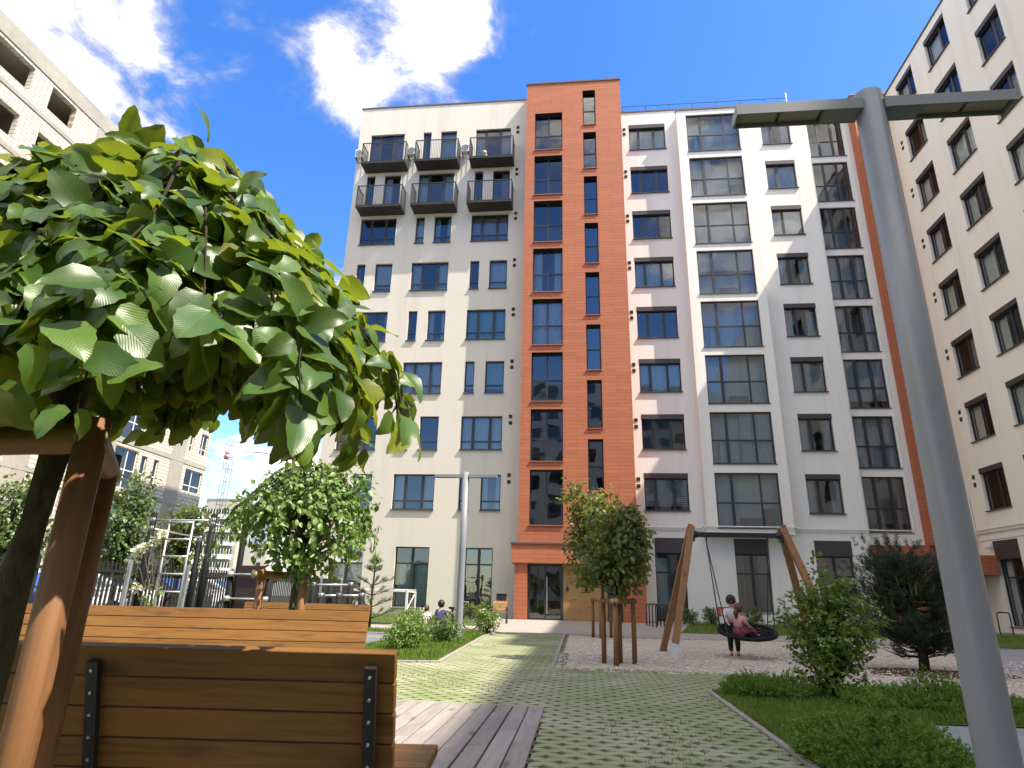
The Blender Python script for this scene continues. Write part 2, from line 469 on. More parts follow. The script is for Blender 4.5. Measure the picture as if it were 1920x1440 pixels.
FLOOR = 3.35
XU, YU, IN = V3((1,0,0)), V3((0,1,0)), V3((0,1,0))
W0 = V3((0,0,0))
wr = random.Random(5)
CUR = [None, None, 'sides', 'sides', 'full', 'open', 'left', 'right', 'blind', None]

# ================================================================== main apartment building
apt = empty('apartment_building', (0, 34, G), 'cream ten storey apartment block with an orange clad stair tower, facing the courtyard', 'building')
Lx0, Lx1 = -14.8, -3.2
YL, YP, YB, YC, YT = 34.0, 34.67, 33.9, 35.0, 32.75
colsA = {'A': -13.97, 'B': -10.36, 'C': -6.68}
WIDE_W = 2.36
holes = []; jobs = []
for ci, (cn, x0) in enumerate(colsA.items()):
    for k in range(8):
        wide = ((k % 2 == 1) if cn != 'B' else (k % 2 == 0))
        zs = 4.4 + FLOOR*k; zt = 6.34 + FLOOR*k
        if k >= 6: zs = 26.86 - FLOOR*(7-k); zt = 29.76 - FLOOR*(7-k)
        if wide: jobs.append((cn, k, x0, x0+WIDE_W, zs, zt, 'wide'))
        else:
            jobs.append((cn, k, x0+.06, x0+.62, zs, zt, 'narrow'))
            jobs.append((cn, k, x0+1.27, x0+2.37, zs, zt, 'med'))
holes = [(j[2], j[3], j[4], j[5]) for j in jobs]
gfl = [(-13.56, -11.67, -.2, 2.36), (-9.92, -8.05, -.68, 2.40), (-6.12, -4.62, -.68, 2.40)]
holes += gfl
mb = MB(); wall(mb, (0,YL,0), XU, IN, Lx0, Lx1, G, 32.0, holes)
mb.quad((Lx0,YL,G), (Lx0,YL,32), (Lx0,50,32), (Lx0,50,G)); mb.quad((Lx0,YL,32), (Lx1,YL,32), (Lx1,50,32), (Lx0,50,32))
mb.build('wall', [M['cream']], apt)
MB().box(Lx0-.06, Lx1, YL-.05, YL+.35, 32.0, 32.1).box(Lx0-.06, Lx0+.3, YL+.35, 50, 32.0, 32.1).build('parapet_cap', M['cap'], apt)
LV = [G-.02] + [3.55+FLOOR*k for k in range(9)]
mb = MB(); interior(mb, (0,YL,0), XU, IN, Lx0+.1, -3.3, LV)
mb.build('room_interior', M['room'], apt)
for i, (cn, k, a, b, zs, zt, kind) in enumerate(jobs):
    w, h = b-a, zt-zs; door = k >= 6
    if kind == 'wide': vs = (round(w*.29,3), round(w*.70,3)); hs = (.48,) if not door else (h-.62,)
    elif kind == 'narrow': vs = (); hs = (.48,) if not door else (h-.62,)
    else: vs = (); hs = (.48,) if not door else (h-.62,)
    c = wr.choice(CUR); cm_ = wr.choice(['curtain','curtain','curtain','curtain_b','curtain_t'])
    if (cn,k) == ('C',2): c = 'blind'
    if (cn,k) in (('B',2),): c = 'full'
    if (cn,k) == ('C',3): c = 'full'
    window(apt, (a, YL, zs), 0, w, h, vs, hs, .14, 'balcony_door' if door else 'window', 0 if door else .10, 0, c, cm_, wide=(0,1) if kind == 'wide' else (), var=i % 4)
for i, (a, b, c, d) in enumerate(gfl):
    f = window(apt, (a, YL, c), 0, b-a, d-c, (round((b-a)*.5,3),), (round(d-c-.85,3),), .16, 'storefront_window', .08, 0, None, gm='glass_dark' if i == 2 else 'glass', var=i, wide=(0,))
    mbf = MB().box(.1, b-a-.1, .5, .52, .1, d-c-.9)
    sub('curtain', mbf.mesh('curtain', M['glass_frost']), f)
    if i == 0:
        q = MB().box(.03, b-a-.03, .08, .14, d-c-.82, d-c-.05, 0)
        for xx in (1.05, 1.6):
            q.tube([(xx,.085,d-c-.42),(xx,.055,d-c-.42)], .2, 16, 1)
        sub('vent_panel', q.mesh('vent_panel', [M['acwhite'], M['vent']]), f)
# dark plinths below the ground floor windows
for a, b, c, d in gfl[1:]:
    MB().box(a, b, YL+.02, YL+.1, G+.02, c-.06).build('plinth', M['frame'], apt)
# balconies
def balcony(x0, x1, zf):
    root = MB().box(x0, x1, 33.0, YL-.003, zf-.2, zf)
    sl = root.build('balcony', M['slab'], apt)
    r = MB(); zr = zf+1.42; zb = zf-.16
    for (p, q) in (((x0,33.0),(x1,33.0)), ((x0,33.0),(x0,YL-.02)), ((x1,33.0),(x1,YL-.02))):
        r.bar((p[0],p[1]-.012,zr), (q[0],q[1],zr), .05, .045); r.bar((p[0],p[1]-.012,zb), (q[0],q[1],zb), .04, .05)
        L = (V3(q)-V3(p)).length if False else math.dist(p, q); n = int(L/.105)
        for i in range(n+1):
            t = i/n; x = p[0]+(q[0]-p[0])*t; y = p[1]-.012+(q[1]-p[1])*t
            r.box(x-.008, x+.008, y-.012, y+.012, zb, zr)
    for x in (x0, x1): r.box(x-.025, x+.025, 32.965, 33.015, zb-.05, zr)
    rl = r.build('railing', M['railing'], sl)
    return sl
for x0, x1 in ((-14.05,-11.13), (-10.47,-7.66), (-6.86,-4.05)):
    for zf in (26.83, 26.83-FLOOR): balcony(x0, x1, zf)
for x in (-14.42, -10.83, -7.2):
    a = MB().box(x-.32, x+.22, YL-.55, YL-.12, 27.6, 28.2, 0).build('air_conditioner', M['acwhite'], apt, bevel=.03)
    q = MB().torus((x-.05, YL-.56, 27.9), .2, .018, 'y', 20, 6)
    for i in range(6): q.bar((x-.05,YL-.565,27.9), (x-.05+.19*math.cos(i*1.047), YL-.565, 27.9+.19*math.sin(i*1.047)), .015, .015)
    q.build('fan_grille', M['vent'], a)
    MB().box(x-.3, x-.26, YL-.5, YL, 27.52, 27.6).box(x+.14, x+.18, YL-.5, YL, 27.52, 27.6).build('bracket', M['darkmetal'], a)
def vents(x, y, z, parent, axis='y'):
    for dz in (0, -.38):
        m = MB()
        if axis == 'y':
            m.box(x-.095, x+.095, y-.02, y+.02, z+dz-.1, z+dz+.1)
            for i in range(5): m.box(x-.085, x+.085, y-.035, y-.02, z+dz-.085+i*.04, z+dz-.07+i*.04)
        else:
            m.box(x-.02, x+.02, y-.095, y+.095, z+dz-.1, z+dz+.1)
            for i in range(5): m.box(x-.035, x-.02, y-.085, y+.085, z+dz-.085+i*.04, z+dz-.07+i*.04)
        m.build('vent', M['vent'], parent)
for k in range(8): vents(-3.86, YL, 6.33+FLOOR*k-.02, apt)
for k in range(8): vents(3.2, YP, 6.25+FLOOR*k, apt)

# ---- orange stair tower
Tx0, Tx1, Tz = -3.18, 2.865, 32.06
tw = []
for k in range(8): tw.append((-2.615, -.865, 3.51+3.33*k, 6.38+3.33*k))
ts = []
for k in range(-1, 8): ts.append((.455, 1.265, 5.30+3.33*k, 8.03+3.33*k))
mb = MB(); wall(mb, (0,YT,0), XU, IN, Tx0, Tx1, 2.3, Tz, tw+ts, .36, 0, 1)  # reveals take the dark frame colour to imitate the lintel's shade
mb.quad((Tx0,YT,2.3), (Tx0,YT,Tz), (Tx0,40,Tz), (Tx0,40,2.3)); mb.quad((Tx1,YT,2.3), (Tx1,40,2.3), (Tx1,40,Tz), (Tx1,YT,Tz))
mb.quad((Tx0,YT,Tz), (Tx1,YT,Tz), (Tx1,40,Tz), (Tx0,40,Tz))
tower = mb.build('stair_tower', [M['orange'], M['frame']], apt)
MB().box(Tx0-.04, Tx1+.04, YT-.05, YT+.3, Tz, Tz+.12).box(Tx0-.04, Tx0+.2, YT+.3, 40, Tz, Tz+.12).box(Tx1-.2, Tx1+.04, YT+.3, 40, Tz, Tz+.12).build('parapet_cap', M['cap'], tower)
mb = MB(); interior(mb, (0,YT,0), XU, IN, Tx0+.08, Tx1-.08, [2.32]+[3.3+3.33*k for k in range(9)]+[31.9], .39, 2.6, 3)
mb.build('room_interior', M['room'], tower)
for k, (a, b, c, d) in enumerate(tw):
    window(apt, (a, YT, c), 0, b-a, d-c, (round((b-a)/2,3),), (1.28,), .30, 'window', .07, 0, {7:None,4:'sides',3:'full'}.get(k, None), sm='orange_trim', gm='glass' if k > 1 else 'glass_dark', var=k % 3)
for k, (a, b, c, d) in enumerate(ts):
    window(apt, (a, YT, c), 0, b-a, d-c, (), (1.3,), .30, 'stair_window', .07, 0, None, sm='orange_trim', gm='glass_dark', var=k % 3)
# entrance portal
Px0, Px1, Yp = -3.43, 3.15, 32.0
MB().box(Px0, Px1, Yp, YL+.02, 1.58, 2.5).build('canopy', M['orange'], apt)
MB().box(Px0-.05, Px1+.05, Yp-.06, YT-.003, 2.5, 2.57).build('canopy_cap', M['cap'], apt)
MB().box(Px0+.18, -2.62, Yp+.12, YT+.4, G, 1.578).build('portal_pillar', M['orange'], apt)
MB().box(2.0, Px1-.02, Yp+.12, YL+.4, G, 1.578).build('portal_pillar', M['orange'], apt)
MB().box(-.86, 1.28, Yp+.42, Yp+.6, G, 1.578).build('wood_cladding', M['wood_panel'], apt)
mb = MB().box(1.28, 2.0, Yp+.42, Yp+.5, G, 1.578); mb.build('side_panel', M['frame'], apt)
dm = MB().box(-2.62, -2.5, Yp+.4, Yp+.5, G, 1.578).box(-1.0, -.86, Yp+.4, Yp+.5, G, 1.578).box(-2.5, -1.0, Yp+.4, Yp+.5, 1.44, 1.578).box(-1.78, -1.70, Yp+.405, Yp+.495, G, 1.44).box(-2.5,-1.0,Yp+.4,Yp+.5,G,G+.08)
door = dm.build('entrance_door', M['frame'], apt)
MB().quad((-2.5,Yp+.45,G+.08), (-1.78,Yp+.45,G+.08), (-1.78,Yp+.45,1.44), (-2.5,Yp+.45,1.44)).quad((-1.70,Yp+.45,G+.08), (-1.0,Yp+.45,G+.08), (-1.0,Yp+.45,1.44), (-1.70,Yp+.45,1.44)).build('door_glass', M['glass_dark'], door)
MB().tube([(-1.66,Yp+.34,-.75),(-1.66,Yp+.34,.95)], .022, 8).bar((-1.66,Yp+.34,-.6), (-1.66,Yp+.42,-.6), .02, .02).bar((-1.66,Yp+.34,.8), (-1.66,Yp+.42,.8), .02, .02).build('handle', M['steel'], door)
MB().box(-3.0, 2.6, Yp+3.2, Yp+3.3, G, 2).build('hall_wall', M['room'], apt)
MB().box(-.72, -.60, Yp+.385, Yp+.42, .3, .52).build('intercom', M['darkmetal'], apt)

# ---- right hand half
pk = []; c2 = []
for k in range(8):
    pk.append((3.5, 5.86, 4.56+FLOOR*k, 6.58+FLOOR*k)); c2.append((11.97, 13.76, 4.49+FLOOR*k, 6.56+FLOOR*k))
gfr = [(3.9, 5.46, G+.03, 3.13), (7.98, 9.66, -.45, 3.14), (11.99, 13.8, -.3, 3.1)]
mb = MB(); wall(mb, (0,YP,0), XU, IN, 2.6, 14.75, G, 31.05, pk+c2+gfr, .3)
mb.quad((2.6,YP,31.05), (14.75,YP,31.05), (14.75,50,31.05), (2.6,50,31.05)); mb.quad((14.75,YP,G), (14.75,YC+.4,G), (14.75,YC+.4,31.05), (14.75,YP,31.05))
mb.quad((14.75,YC+.4,30.5), (14.75,50,30.5), (14.75,50,31.05), (14.75,YC+.4,31.05))
mb.build('wall', [M['white']], apt)
MB().box(2.85, 14.8, YP-.05, YP+.3, 31.05, 31.15).build('parapet_cap', M['cap'], apt)
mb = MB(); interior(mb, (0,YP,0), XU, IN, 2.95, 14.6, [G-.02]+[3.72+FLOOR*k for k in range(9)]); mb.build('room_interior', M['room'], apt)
pcur = ['stripe', None, 'full', None, 'full', None, None, 'full']; ccur = ['sides','sides','full','sides','sides','full','full','sides']
for k, (a, b, c, d) in enumerate(pk):
    w = b-a; window(apt, (a, YP, c), 0, w, d-c, (round(w*.265,3), round(w*.68,3)), (), .13, 'window', .10, .28, pcur[k], wide=(0,1), var=k % 4)
for k, (a, b, c, d) in enumerate(c2):
    w = b-a; window(apt, (a, YP, c), 0, w, d-c, (round(w*.36,3),), (), .13, 'window', .10, .27, ccur[k], wide=(0,), var=k % 4)
for i, (a, b, c, d) in enumerate(gfr):
    w = b-a; h = d-c
    vs = (round(w*.46,3),) if i == 0 else (round(w*.5,3),)
    f = window(apt, (a, YP, c), 0, w, h, vs, (round(h-1.75,3),), .14, 'storefront_window', 0 if i == 0 else .06, .78, None if i == 0 else 'sides', 'curtain', wide=(0,), var=i, gm='glass' if i == 0 else 'glass_dark', bprot=.03)
    if i == 0: sub('curtain', MB().box(.08, w*.44, .4, .42, .1, h-1.0).box(w*.5, w-.1, .4, .42, .1, 1.3).mesh('curtain', M['glass_frost']), f)
for a, b, c, d in gfr[1:]: MB().box(a, b, YP+.02, YP+.1, G+.02, c-.06).build('plinth', M['frame'], apt)
# bay of glazed loggias
bz = [(7.1, 10.36, 3.62+FLOOR*k, 6.47+FLOOR*k) for k in range(8)]
mb = MB(); wall(mb, (0,YB,0), XU, IN, 6.52, 10.88, 3.3, 30.3, bz, .2)
mb.quad((6.52,YP,3.3), (6.52,YB,3.3), (6.52,YB,30.3), (6.52,YP,30.3)); mb.quad((10.88,YB,3.3), (10.88,YP,3.3), (10.88,YP,30.3), (10.88,YB,30.3))
mb.quad((6.52,YB,30.3), (10.88,YB,30.3), (10.88,YP,30.3), (6.52,YP,30.3)); mb.quad((6.52,YB,3.3), (6.52,YP,3.3), (10.88,YP,3.3), (10.88,YB,3.3))
mb.build('bay', [M['white']], apt)
MB().box(6.48, 10.92, YB-.05, YB+.3, 30.3, 30.4).build('parapet_cap', M['cap'], apt)
mb = MB(); interior(mb, (0,YB,0), XU, IN, 6.6, 10.8, [3.42+FLOOR*k for k in range(9)], .21, 1.5, 4)
mb.build('loggia_interior', M['loggia'], apt)
bcur = [None,'right',None,None,'half',None,'left',None]
lr = random.Random(3)
for k, (a, b, c, d) in enumerate(bz):
    w = b-a; f = window(apt, (a, YB, c), 0, w, d-c, (round(w*.265,3), round(w*.715,3)), (1.28,), .1, 'loggia_window', .06, 0, bcur[k], 'curtain', wide=(0,), var=k % 4, gm='glass_loggia')
    q = MB(); dx = (.5, 1.0, .7, 1.3)[k % 4]
    q.box(dx, dx+1.75, 1.38, 1.44, .0, 2.15, 0).box(dx+.07, dx+.72, 1.36, 1.381, .08, 2.05, 1).box(dx+.82, dx+1.68, 1.36, 1.381, .75, 2.05, 1)
    sub('inner_door', q.mesh('inner_door', [M['whiteframe'], M['frame']]), f); q = MB()
    # what stands on the loggia behind the glass
    q.box(.5, 1.0, .42, .52, .0, .85).box(.5, 1.0, .40, .44, .85, 1.5) if k in (1,3,7) else None
    q.box(1.3, 2.3, .4, .6, 0, .55) if k in (0,2,4,6) else None
    q.box(2.5, 3.0, .4, .6, 0, 1.0) if k in (0,5,6) else None
    if q.v: sub('stored_things', q.mesh('stored_things', M['acwhite' if k % 2 else 'curtain_b']), f)
# recessed column of loggias at the right end
cz = [(14.95, 17.08, 3.62+FLOOR*k, 6.5+FLOOR*k) for k in range(8)]
mb = MB(); wall(mb, (0,YC,0), XU, IN, 14.752, 18.2, 2.95, 30.5, cz, .2)
mb.box(17.14, 18.2, YP, YC-.002, 2.95, 30.52)
mb.quad((14.752,YC,30.5), (18.2,YC,30.5), (18.2,50,30.5), (14.752,50,30.5)); mb.quad((14.752,YC,2.95), (14.752,YC+3,2.95), (18.2,YC+3,2.95), (18.2,YC,2.95))
mb.build('wall', [M['white']], apt)
mb = MB(); interior(mb, (0,YC,0), XU, IN, 14.8, 18, [3.42+FLOOR*k for k in range(9)], .21, 1.6, 4); mb.build('loggia_interior', M['loggia'], apt)
dcur = ['blind','full','blind','sides','full',None,None,None]
for k, (a, b, c, d) in enumerate(cz):
    w = b-a; window(apt, (a, YC, c), 0, w, d-c, (round(w*.30,3), round(w*.68,3)), (1.2,), .1, 'loggia_window', .06, 0, dcur[k], 'curtain_b' if k == 0 else 'curtain', wide=(0,1), var=k % 4, gm='glass_loggia')
MB().box(14.77, 18.5, YC+.05, YC+.3, G, 2.94).build('recess_wall', M['orange'], apt)
# gas pipe and ledge above the ground floor
m = MB()
for z, r in ((3.66, .035),):
    m.tube([(3.0,YP-.09,z),(6.35,YP-.09,z),(6.42,YB-.09,z),(10.98,YB-.09,z),(11.05,YP-.09,z),(14.7,YP-.09,z),(14.85,YC-.3,z),(16.9,YC-.3,z)], r, 8)
m.build('gas_pipe', M['acwhite'], apt)
MB().box(3.0, 6.5, YP-.03, YP, 3.5, 3.58).box(10.9, 14.72, YP-.03, YP, 3.5, 3.58).build('ledge', M['white'], apt)
# roof railings
def roof_rail(parent, x0, x1, y, z0, h, step):
    m = MB(); n = int((x1-x0)/step)
    for i in range(n+1):
        x = x0+(x1-x0)*i/n; m.tube([(x,y,z0),(x,y,z0+h)], .022, 6)
    m.tube([(x0,y,z0+h),(x1,y,z0+h)], .022, 6); m.tube([(x0,y,z0+h*.55),(x1,y,z0+h*.55)], .014, 6)
    return m.build('roof_railing', M['darkmetal'], parent)
roof_rail(apt, 3.2, 14.2, YP+.7, 31.05, 1.15, 1.55)
roof_rail(apt, -1.1, 2.35, 35.5, 32.06, 2.2, 1.15)
MB().box(14.05, 14.13, YP+.66, YP+.74, 31.05, 32.6).build('roof_pipe', M['steel'], apt)

# ================================================================== right wing
XR = 19.38
q_ = 1.02
wing = empty('apartment_wing', (XR, 20, G), 'cream apartment wing on the right with rows of two pane windows under brown shutter boxes', 'building')
UR, NR = V3((0,-1,0)), V3((1,0,0))
rc = [(x*q_, y*q_) for x, y in [(-31.85,-30.08), (-28.66,-26.76), (-25.06,-23.47), (-21.7,-19.9), (-18.3,-16.5)]]      # u = -y
wh = []; wj = []
for ci, (a, b) in enumerate(rc):
    for k in range(8):
        z = 4.41+FLOOR*k; wh.append((a, b, z, z+2.02)); wj.append((ci, k, a, b, z))
gw = [(-32.6,-30.85,-.75,3.0), (-29,-27.2,-.75,3.0), (-25.5,-23.7,-.75,3.0)]
mb = MB(); wall(mb, (XR,0,0), UR, NR, -33.86, 14, G, 30.4, wh+gw, .3)
mb.quad((XR,33.86,30.4), (XR,-14,30.4), (33,-14,30.4), (33,33.86,30.4)); mb.quad((XR,-14,G), (33,-14,G), (33,-14,30.4), (XR,-14,30.4))
mb.build('wall', [M['wingcream']], wing)
MB().box(XR-.06, XR+.3, -14, 33.8, 30.4, 30.5).build('parapet_cap', M['cap'], wing)
mb = MB(); interior(mb, (XR,0,0), UR, NR, -33.6, -14, [G-.02]+[3.47+FLOOR*k for k in range(9)], .31, 3.2, 3.4); mb.build('room_interior', M['room'], wing)
for i, (ci, k, a, b, z) in enumerate(wj):
    w = b-a
    c = wr.choice(['sides','full','left','sides',None,'right','sides','left'])
    window(wing, (XR, -a, z), -math.pi/2, w, 2.02, (round(w*.62,3),), (), .13, 'window', .10, .25, c, wide=(0,), var=i % 4, bprot=.02, gm='glass_wing')
for i, (a, b, c, d) in enumerate(gw):
    window(wing, (XR, -a, c), -math.pi/2, b-a, d-c, (round((b-a)*.5,3),), (round(d-c-1.65,3),), .14, 'storefront_window', .06, .85, 'sides', wide=(0,), gm='glass_wing', var=i, bprot=.03)
for k in range(8): vents(XR, 33.0, 6.12+FLOOR*k, wing, 'x')
m = MB()
m.tube([(XR-.08,33.65,5.2),(XR-.08,33.63,3.57),(XR-.08,29.9,3.57),(XR-.08,29.8,3.42),(XR-.08,20,3.42)], .035, 8)
m.tube([(XR-.08,33.7,2.8),(XR-.08,33.7,3.37),(XR-.08,33.55,3.43),(XR-.08,30.0,3.43)], .03, 8)
m.build('gas_pipe', M['acwhite'], wing)
MB().box(XR-.04, XR, 14, 33.6, 3.08, 3.26).build('ledge', M['white'], wing)
cam_ = MB().box(XR-.3, XR-.06, 32.65, 32.77, 2.67, 2.79).box(XR-.1, XR, 32.67, 32.75, 2.79, 2.91)
cam_.build('security_camera', M['acwhite'], wing, bevel=.02)
# orange corner tower of the wing
mb = MB(); mb.box(17.38, 22, 33.86, 38, 2.9, 30.7); ct = mb.build('stair_tower', M['orange'], wing)
MB().box(17.34, 22, 33.82, 34.1, 30.7, 30.8).box(17.34, 17.54, 34.1, 38, 30.7, 30.8).build('parapet_cap', M['cap'], ct)
MB().box(17.2, XR-.002, 32.5, 33.85, 1.47, 2.35).build('canopy', M['orange'], wing)
MB().box(15.2, XR+.2, 34.3, 34.9, G, 2.89).build('recess_wall', M['orange'], wing)
dd = MB().box(17.9, 19.1, 34.2, 34.3, G, 1.3).build('side_door', M['frame'], wing)
MB().box(18.85, 19.2, 34.0, 34.15, G, 1.46).build('wood_cladding', M['wood_panel'], wing)
# roof storey that throws the step in the shadow on the paving
MB().box(20.6, 27, 7.0, 12.6, 30.4, 33.6).build('roof_storey', M['wingcream'], wing)

# unseen block behind the viewer, added to the wing for low windows to reflect
rh = [(-17+3.3*i, -15.2+3.3*i, 4.41+FLOOR*k, 6.43+FLOOR*k) for i in range(8) for k in range(-1, 8)]
mb = MB(); wall(mb, (0,-22,0), V3((-1,0,0)), V3((0,-1,0)), -XR, 9.5, G, 30.4, rh, .3)
mb.box(-9.5, XR+14, -34, -25.2, G, 30.4); mb.quad((-9.5,-22,G),(-9.5,-25.2,G),(-9.5,-25.2,30.4),(-9.5,-22,30.4)); mb.quad((-9.5,-22,30.4),(XR,-22,30.4),(XR,-25.2,30.4),(-9.5,-25.2,30.4))
mb.build('wall', [M['wingcream']], wing)
for (a, b, c, d) in rh:
    if c > 4: window(wing, (-a, -22, c), math.pi, 1.8, 2.02, (1.1,), (), .13, 'window', 0, 0, None, wide=(0,), gm='glass_dark')
# ================================================================== unfinished block on the left
XL = -31.0
unf = empty('unfinished_building', (XL, 32, G), 'unfinished block on the left with bare white masonry, concrete bands and open window holes', 'building')
UL, NL = V3((0,1,0)), V3((-1,0,0))
lh = []; lj = []
lev = [6.15+3.3*k for k in range(8)]                # 6.15 .. 29.25
def addw(a, b, c, d, kind): lh.append((a,b,c,d)); lj.append((a,b,c,d,kind))
for k in range(-2, 7):
    z = 6.15+3.3*k
    openf = k >= 4
    kd = 'open' if openf else 'win'
    for base in (-3.2, 10.6, 24.4, 38.2):
        if base < 10 and k < 2: pass
        if openf: continue
        addw(base, base+2.35, z+.2, z+2.9, 'big')
        if k % 2 == 1: addw(base+2.75, base+4.6, z+1.1, z+2.85, 'win')
        else: addw(base+2.75, base+3.35, z+1.0, z+2.75, 'nar'); addw(base+4.1, base+4.65, z+1.0, z+2.75, 'nar')
        if k % 2 == 1: addw(base+7.85, base+8.35, z+.95, z+2.7, 'nar'); addw(base+9.25, base+10.25, z+.95, z+2.7, kd)
        else: addw(base+7.95, base+10.3, z+1.1, z+2.85, kd)
    if openf:
        for b0 in (-5.7, 3.6, 12.9, 22.25, 35.2, 41.0):
            for u0, u1 in ((b0, b0+3.1), (b0+4.4, b0+6.25)):
                if not any(u0 < p1_+.2 and u1 > p0_-.2 for p0_, p1_ in ((30.3,31.9),(44.1,45.7),(16.5,18.1))): addw(u0, u1, z+.65, z+2.25, 'open')
for h in lh: pass
mb = MB(); wall(mb, (XL,0,0), UL, NL, -14, 48.7, G, 28.4, lh, .35, 0, 0)
mb.quad((XL,48.7,G), (XL-15,48.7,G), (XL-15,48.7,28.4), (XL,48.7,28.4))
mb.build('wall', [M['blocks']], unf)
mb = MB().box(XL-15, XL+.06, -14, 48.76, 28.4, 29.5)
mb.build('roof_slab', M['concrete'], unf, bevel=.02)
m = MB()
for k in range(-1, 7): m.box(XL-.2, XL+.05, -14, 48.74, 6.15+3.3*k-.14, 6.15+3.3*k+.14)
for base in (-3.2, 10.6, 24.4, 38.2):
    m.box(XL-.2, XL+.035, base+5.9, base+7.5, G, 28.39)
    m.box(XL-.2, XL+.04, base-.45, base-.003, G, 28.39 if base > 30 else 19.3)
m.build('concrete_frame', M['concrete'], unf)
m = MB(); rr = random.Random(2)
y = -12.0
while y < 48:
    m.tube([(XL-.15,y,29.5),(XL-.15+rr.uniform(-.05,.05),y,29.5+rr.uniform(.45,.7))], .03, 5); y += rr.uniform(1.5,1.9)
m.build('rebar', M['concrete'], unf)
mb = MB(); interior(mb, (XL,0,0), UL, NL, -13.9, 48.6, [G]+[6.15+3.3*k for k in range(-1,8)], .36, 5, 4.6); mb.build('room_interior', M['concrete'], unf)
def wframe(w, h, vs, hs):
    def f():
        b = MB(); q = .05
        b.box(0,q,.12,.19,0,h).box(w-q,w,.12,.19,0,h).box(q,w-q,.12,.19,0,q).box(q,w-q,.12,.19,h-q,h)
        for x in vs: b.box(x-.035,x+.035,.122,.188,q,h-q)
        for z in hs: b.box(q,w-q,.124,.186,z-.03,z+.03)
        return b.mesh('window_frame', M['whiteframe'])
    return cached(('wf', w, h, vs, hs), f)
nwin = 0
for (a, b, c, d, kind) in lj:
    if kind == 'open' or a < 20: continue
    w, h = round(b-a,3), round(d-c,3)
    vs = {'big': (round(w*.6,3),), 'win': (round(w*.45,3),), 'nar': ()}[kind]; hs = (1.25,) if kind == 'big' else (.5,)
    fr = mk('window', wframe(w, h, vs, hs), unf, 0, (XL, a, c), (0,0,math.pi/2))
    sub('pane', pane_mesh(w, h, vs, hs, .12, 'glass_wing', 0), fr); nwin += 1
mb = MB().box(XL-.01, XL+.03, 39.5, 41.5, G, 1.4).build('gate', M['frame'], unf)

# far panel block
far = empty('panel_block', (-72, 130, G), 'distant beige and pale blue panel apartment block with white glazed balconies', 'building')
M['farbeige'] = pm('far_beige', (.50,.46,.40), .9, .05); M['farblue'] = pm('far_blue', (.40,.47,.55), .9, .05); M['farwhite'] = pm('far_white', (.74,.72,.68), .9, .04)
MB().box(-81, -72.6, 130, 142, G, 18.4).box(-72.6, -66, 131, 142, G, 18.0).build('wall', M['farbeige'], far)
MB().box(-72.4, -66.2, 130.9, 130.99, 9.2, 16.6).build('blue_panel', M['farblue'], far)
MB().box(-66, -50, 132, 142, G, 17.2).build('wall', M['farwhite'], far)
for k in range(6):
    z = 4.2+2.75*k-2.75
    b = MB().box(-80.6, -73.4, 128.9, 129.99, z-1.0, z).build('balcony', M['farwhite'], far)
    q = MB().box(-80.55, -73.45, 129.0, 129.9, z, z+1.1, 1)
    for i in range(12): q.box(-80.6+i*.645, -80.45+i*.645, 128.95, 129.0, z, z+1.1, 0)
    q.build('balcony_glazing', [M['farwhite'], M['frame']], b)
    for x in (-67.6, -64, -60, -56):
        MB().box(x-.4, x+.4, 130.8 if x < -66 else 131.9, 131.98, z+.1, z+1.3).build('window', M['frame'], far)
MB().box(-81.1, -72.5, 129.9, 142.1, 18.4, 18.7).build('roof_edge', M['concrete'], far)

# hoist mast beside the unfinished block
mast = empty('hoist_mast', (-29.6, 48.9, G), 'thin lattice hoist mast with a red cloth at the end of the unfinished block', 'mast')
m = MB()
for dx, dy in ((0,0), (.5,0), (0,.5), (.5,.5)): m.tube([(-29.6+dx,48.9+dy,G),(-29.6+dx,48.9+dy,12.2)], .022, 5)
z = G+.6
while z < 12:
    m.bar((-29.6,48.9,z), (-29.1,48.9,z), .025, .025); m.bar((-29.6,49.4,z), (-29.1,49.4,z), .04, .04)
    m.bar((-29.6,48.9,z), (-29.1,48.9,z+1.0), .02, .02); m.bar((-29.6,48.9,z), (-29.6,49.4,z), .03, .03); z += 1.0
m.build('lattice', M['steel'], mast)
M['redcloth'] = pm('red_cloth', (.50,.16,.17), .8)
m = MB(); pv = None
for i in range(6):
    a = (-29.6+.09*math.sin(i*1.9), 48.8+.1*math.sin(i*1.3), 10.9-i*.12); b = (-29.2+.1*math.sin(i*1.5+1), 48.75+.12*math.cos(i), 10.9-i*.13)
    if pv: m.quad(pv[0], pv[1], b, a)
    pv = (a, b)
m.build('cloth', M['redcloth'], mast)
# ------------------------------------------------------------------ ground
def poly_sheet(name, pts, z, m, kind='structure', jitter=0, thick=0):
    me = MB()
    P = [(p[0], p[1], z) for p in pts]
    me.add(P, [tuple(range(len(P)))])
    if thick:
        n = len(P)
        for i in range(n):
            a, b = P[i], P[(i+1) % n]
            me.quad(a, (a[0],a[1],z-thick), (b[0],b[1],z-thick), b)
    o = me.build(name, m)
    if o.data.polygons[0].normal.z < 0: o.data.flip_normals()
    return tag(o, kind=kind)
def inside(pts, x, y):
    c = False; n = len(pts); j = n-1
    for i in range(n):
        xi, yi = pts[i][:2]; xj, yj = pts[j][:2]
        if (yi > y) != (yj > y) and x < (xj-xi)*(y-yi)/(yj-yi)+xi: c = not c
        j = i
    return c
M['soil'] = pm('soil_grass', (.075,.095,.035), .95, .3, vs=1.2, bs=20, bst=.6, bd=.02)
M['lawn'] = pm('lawn_ground', (.085,.135,.030), .95, .35, vs=2.5, bs=60, bst=.8, bd=.02, spec=.1)
M['pave'] = None
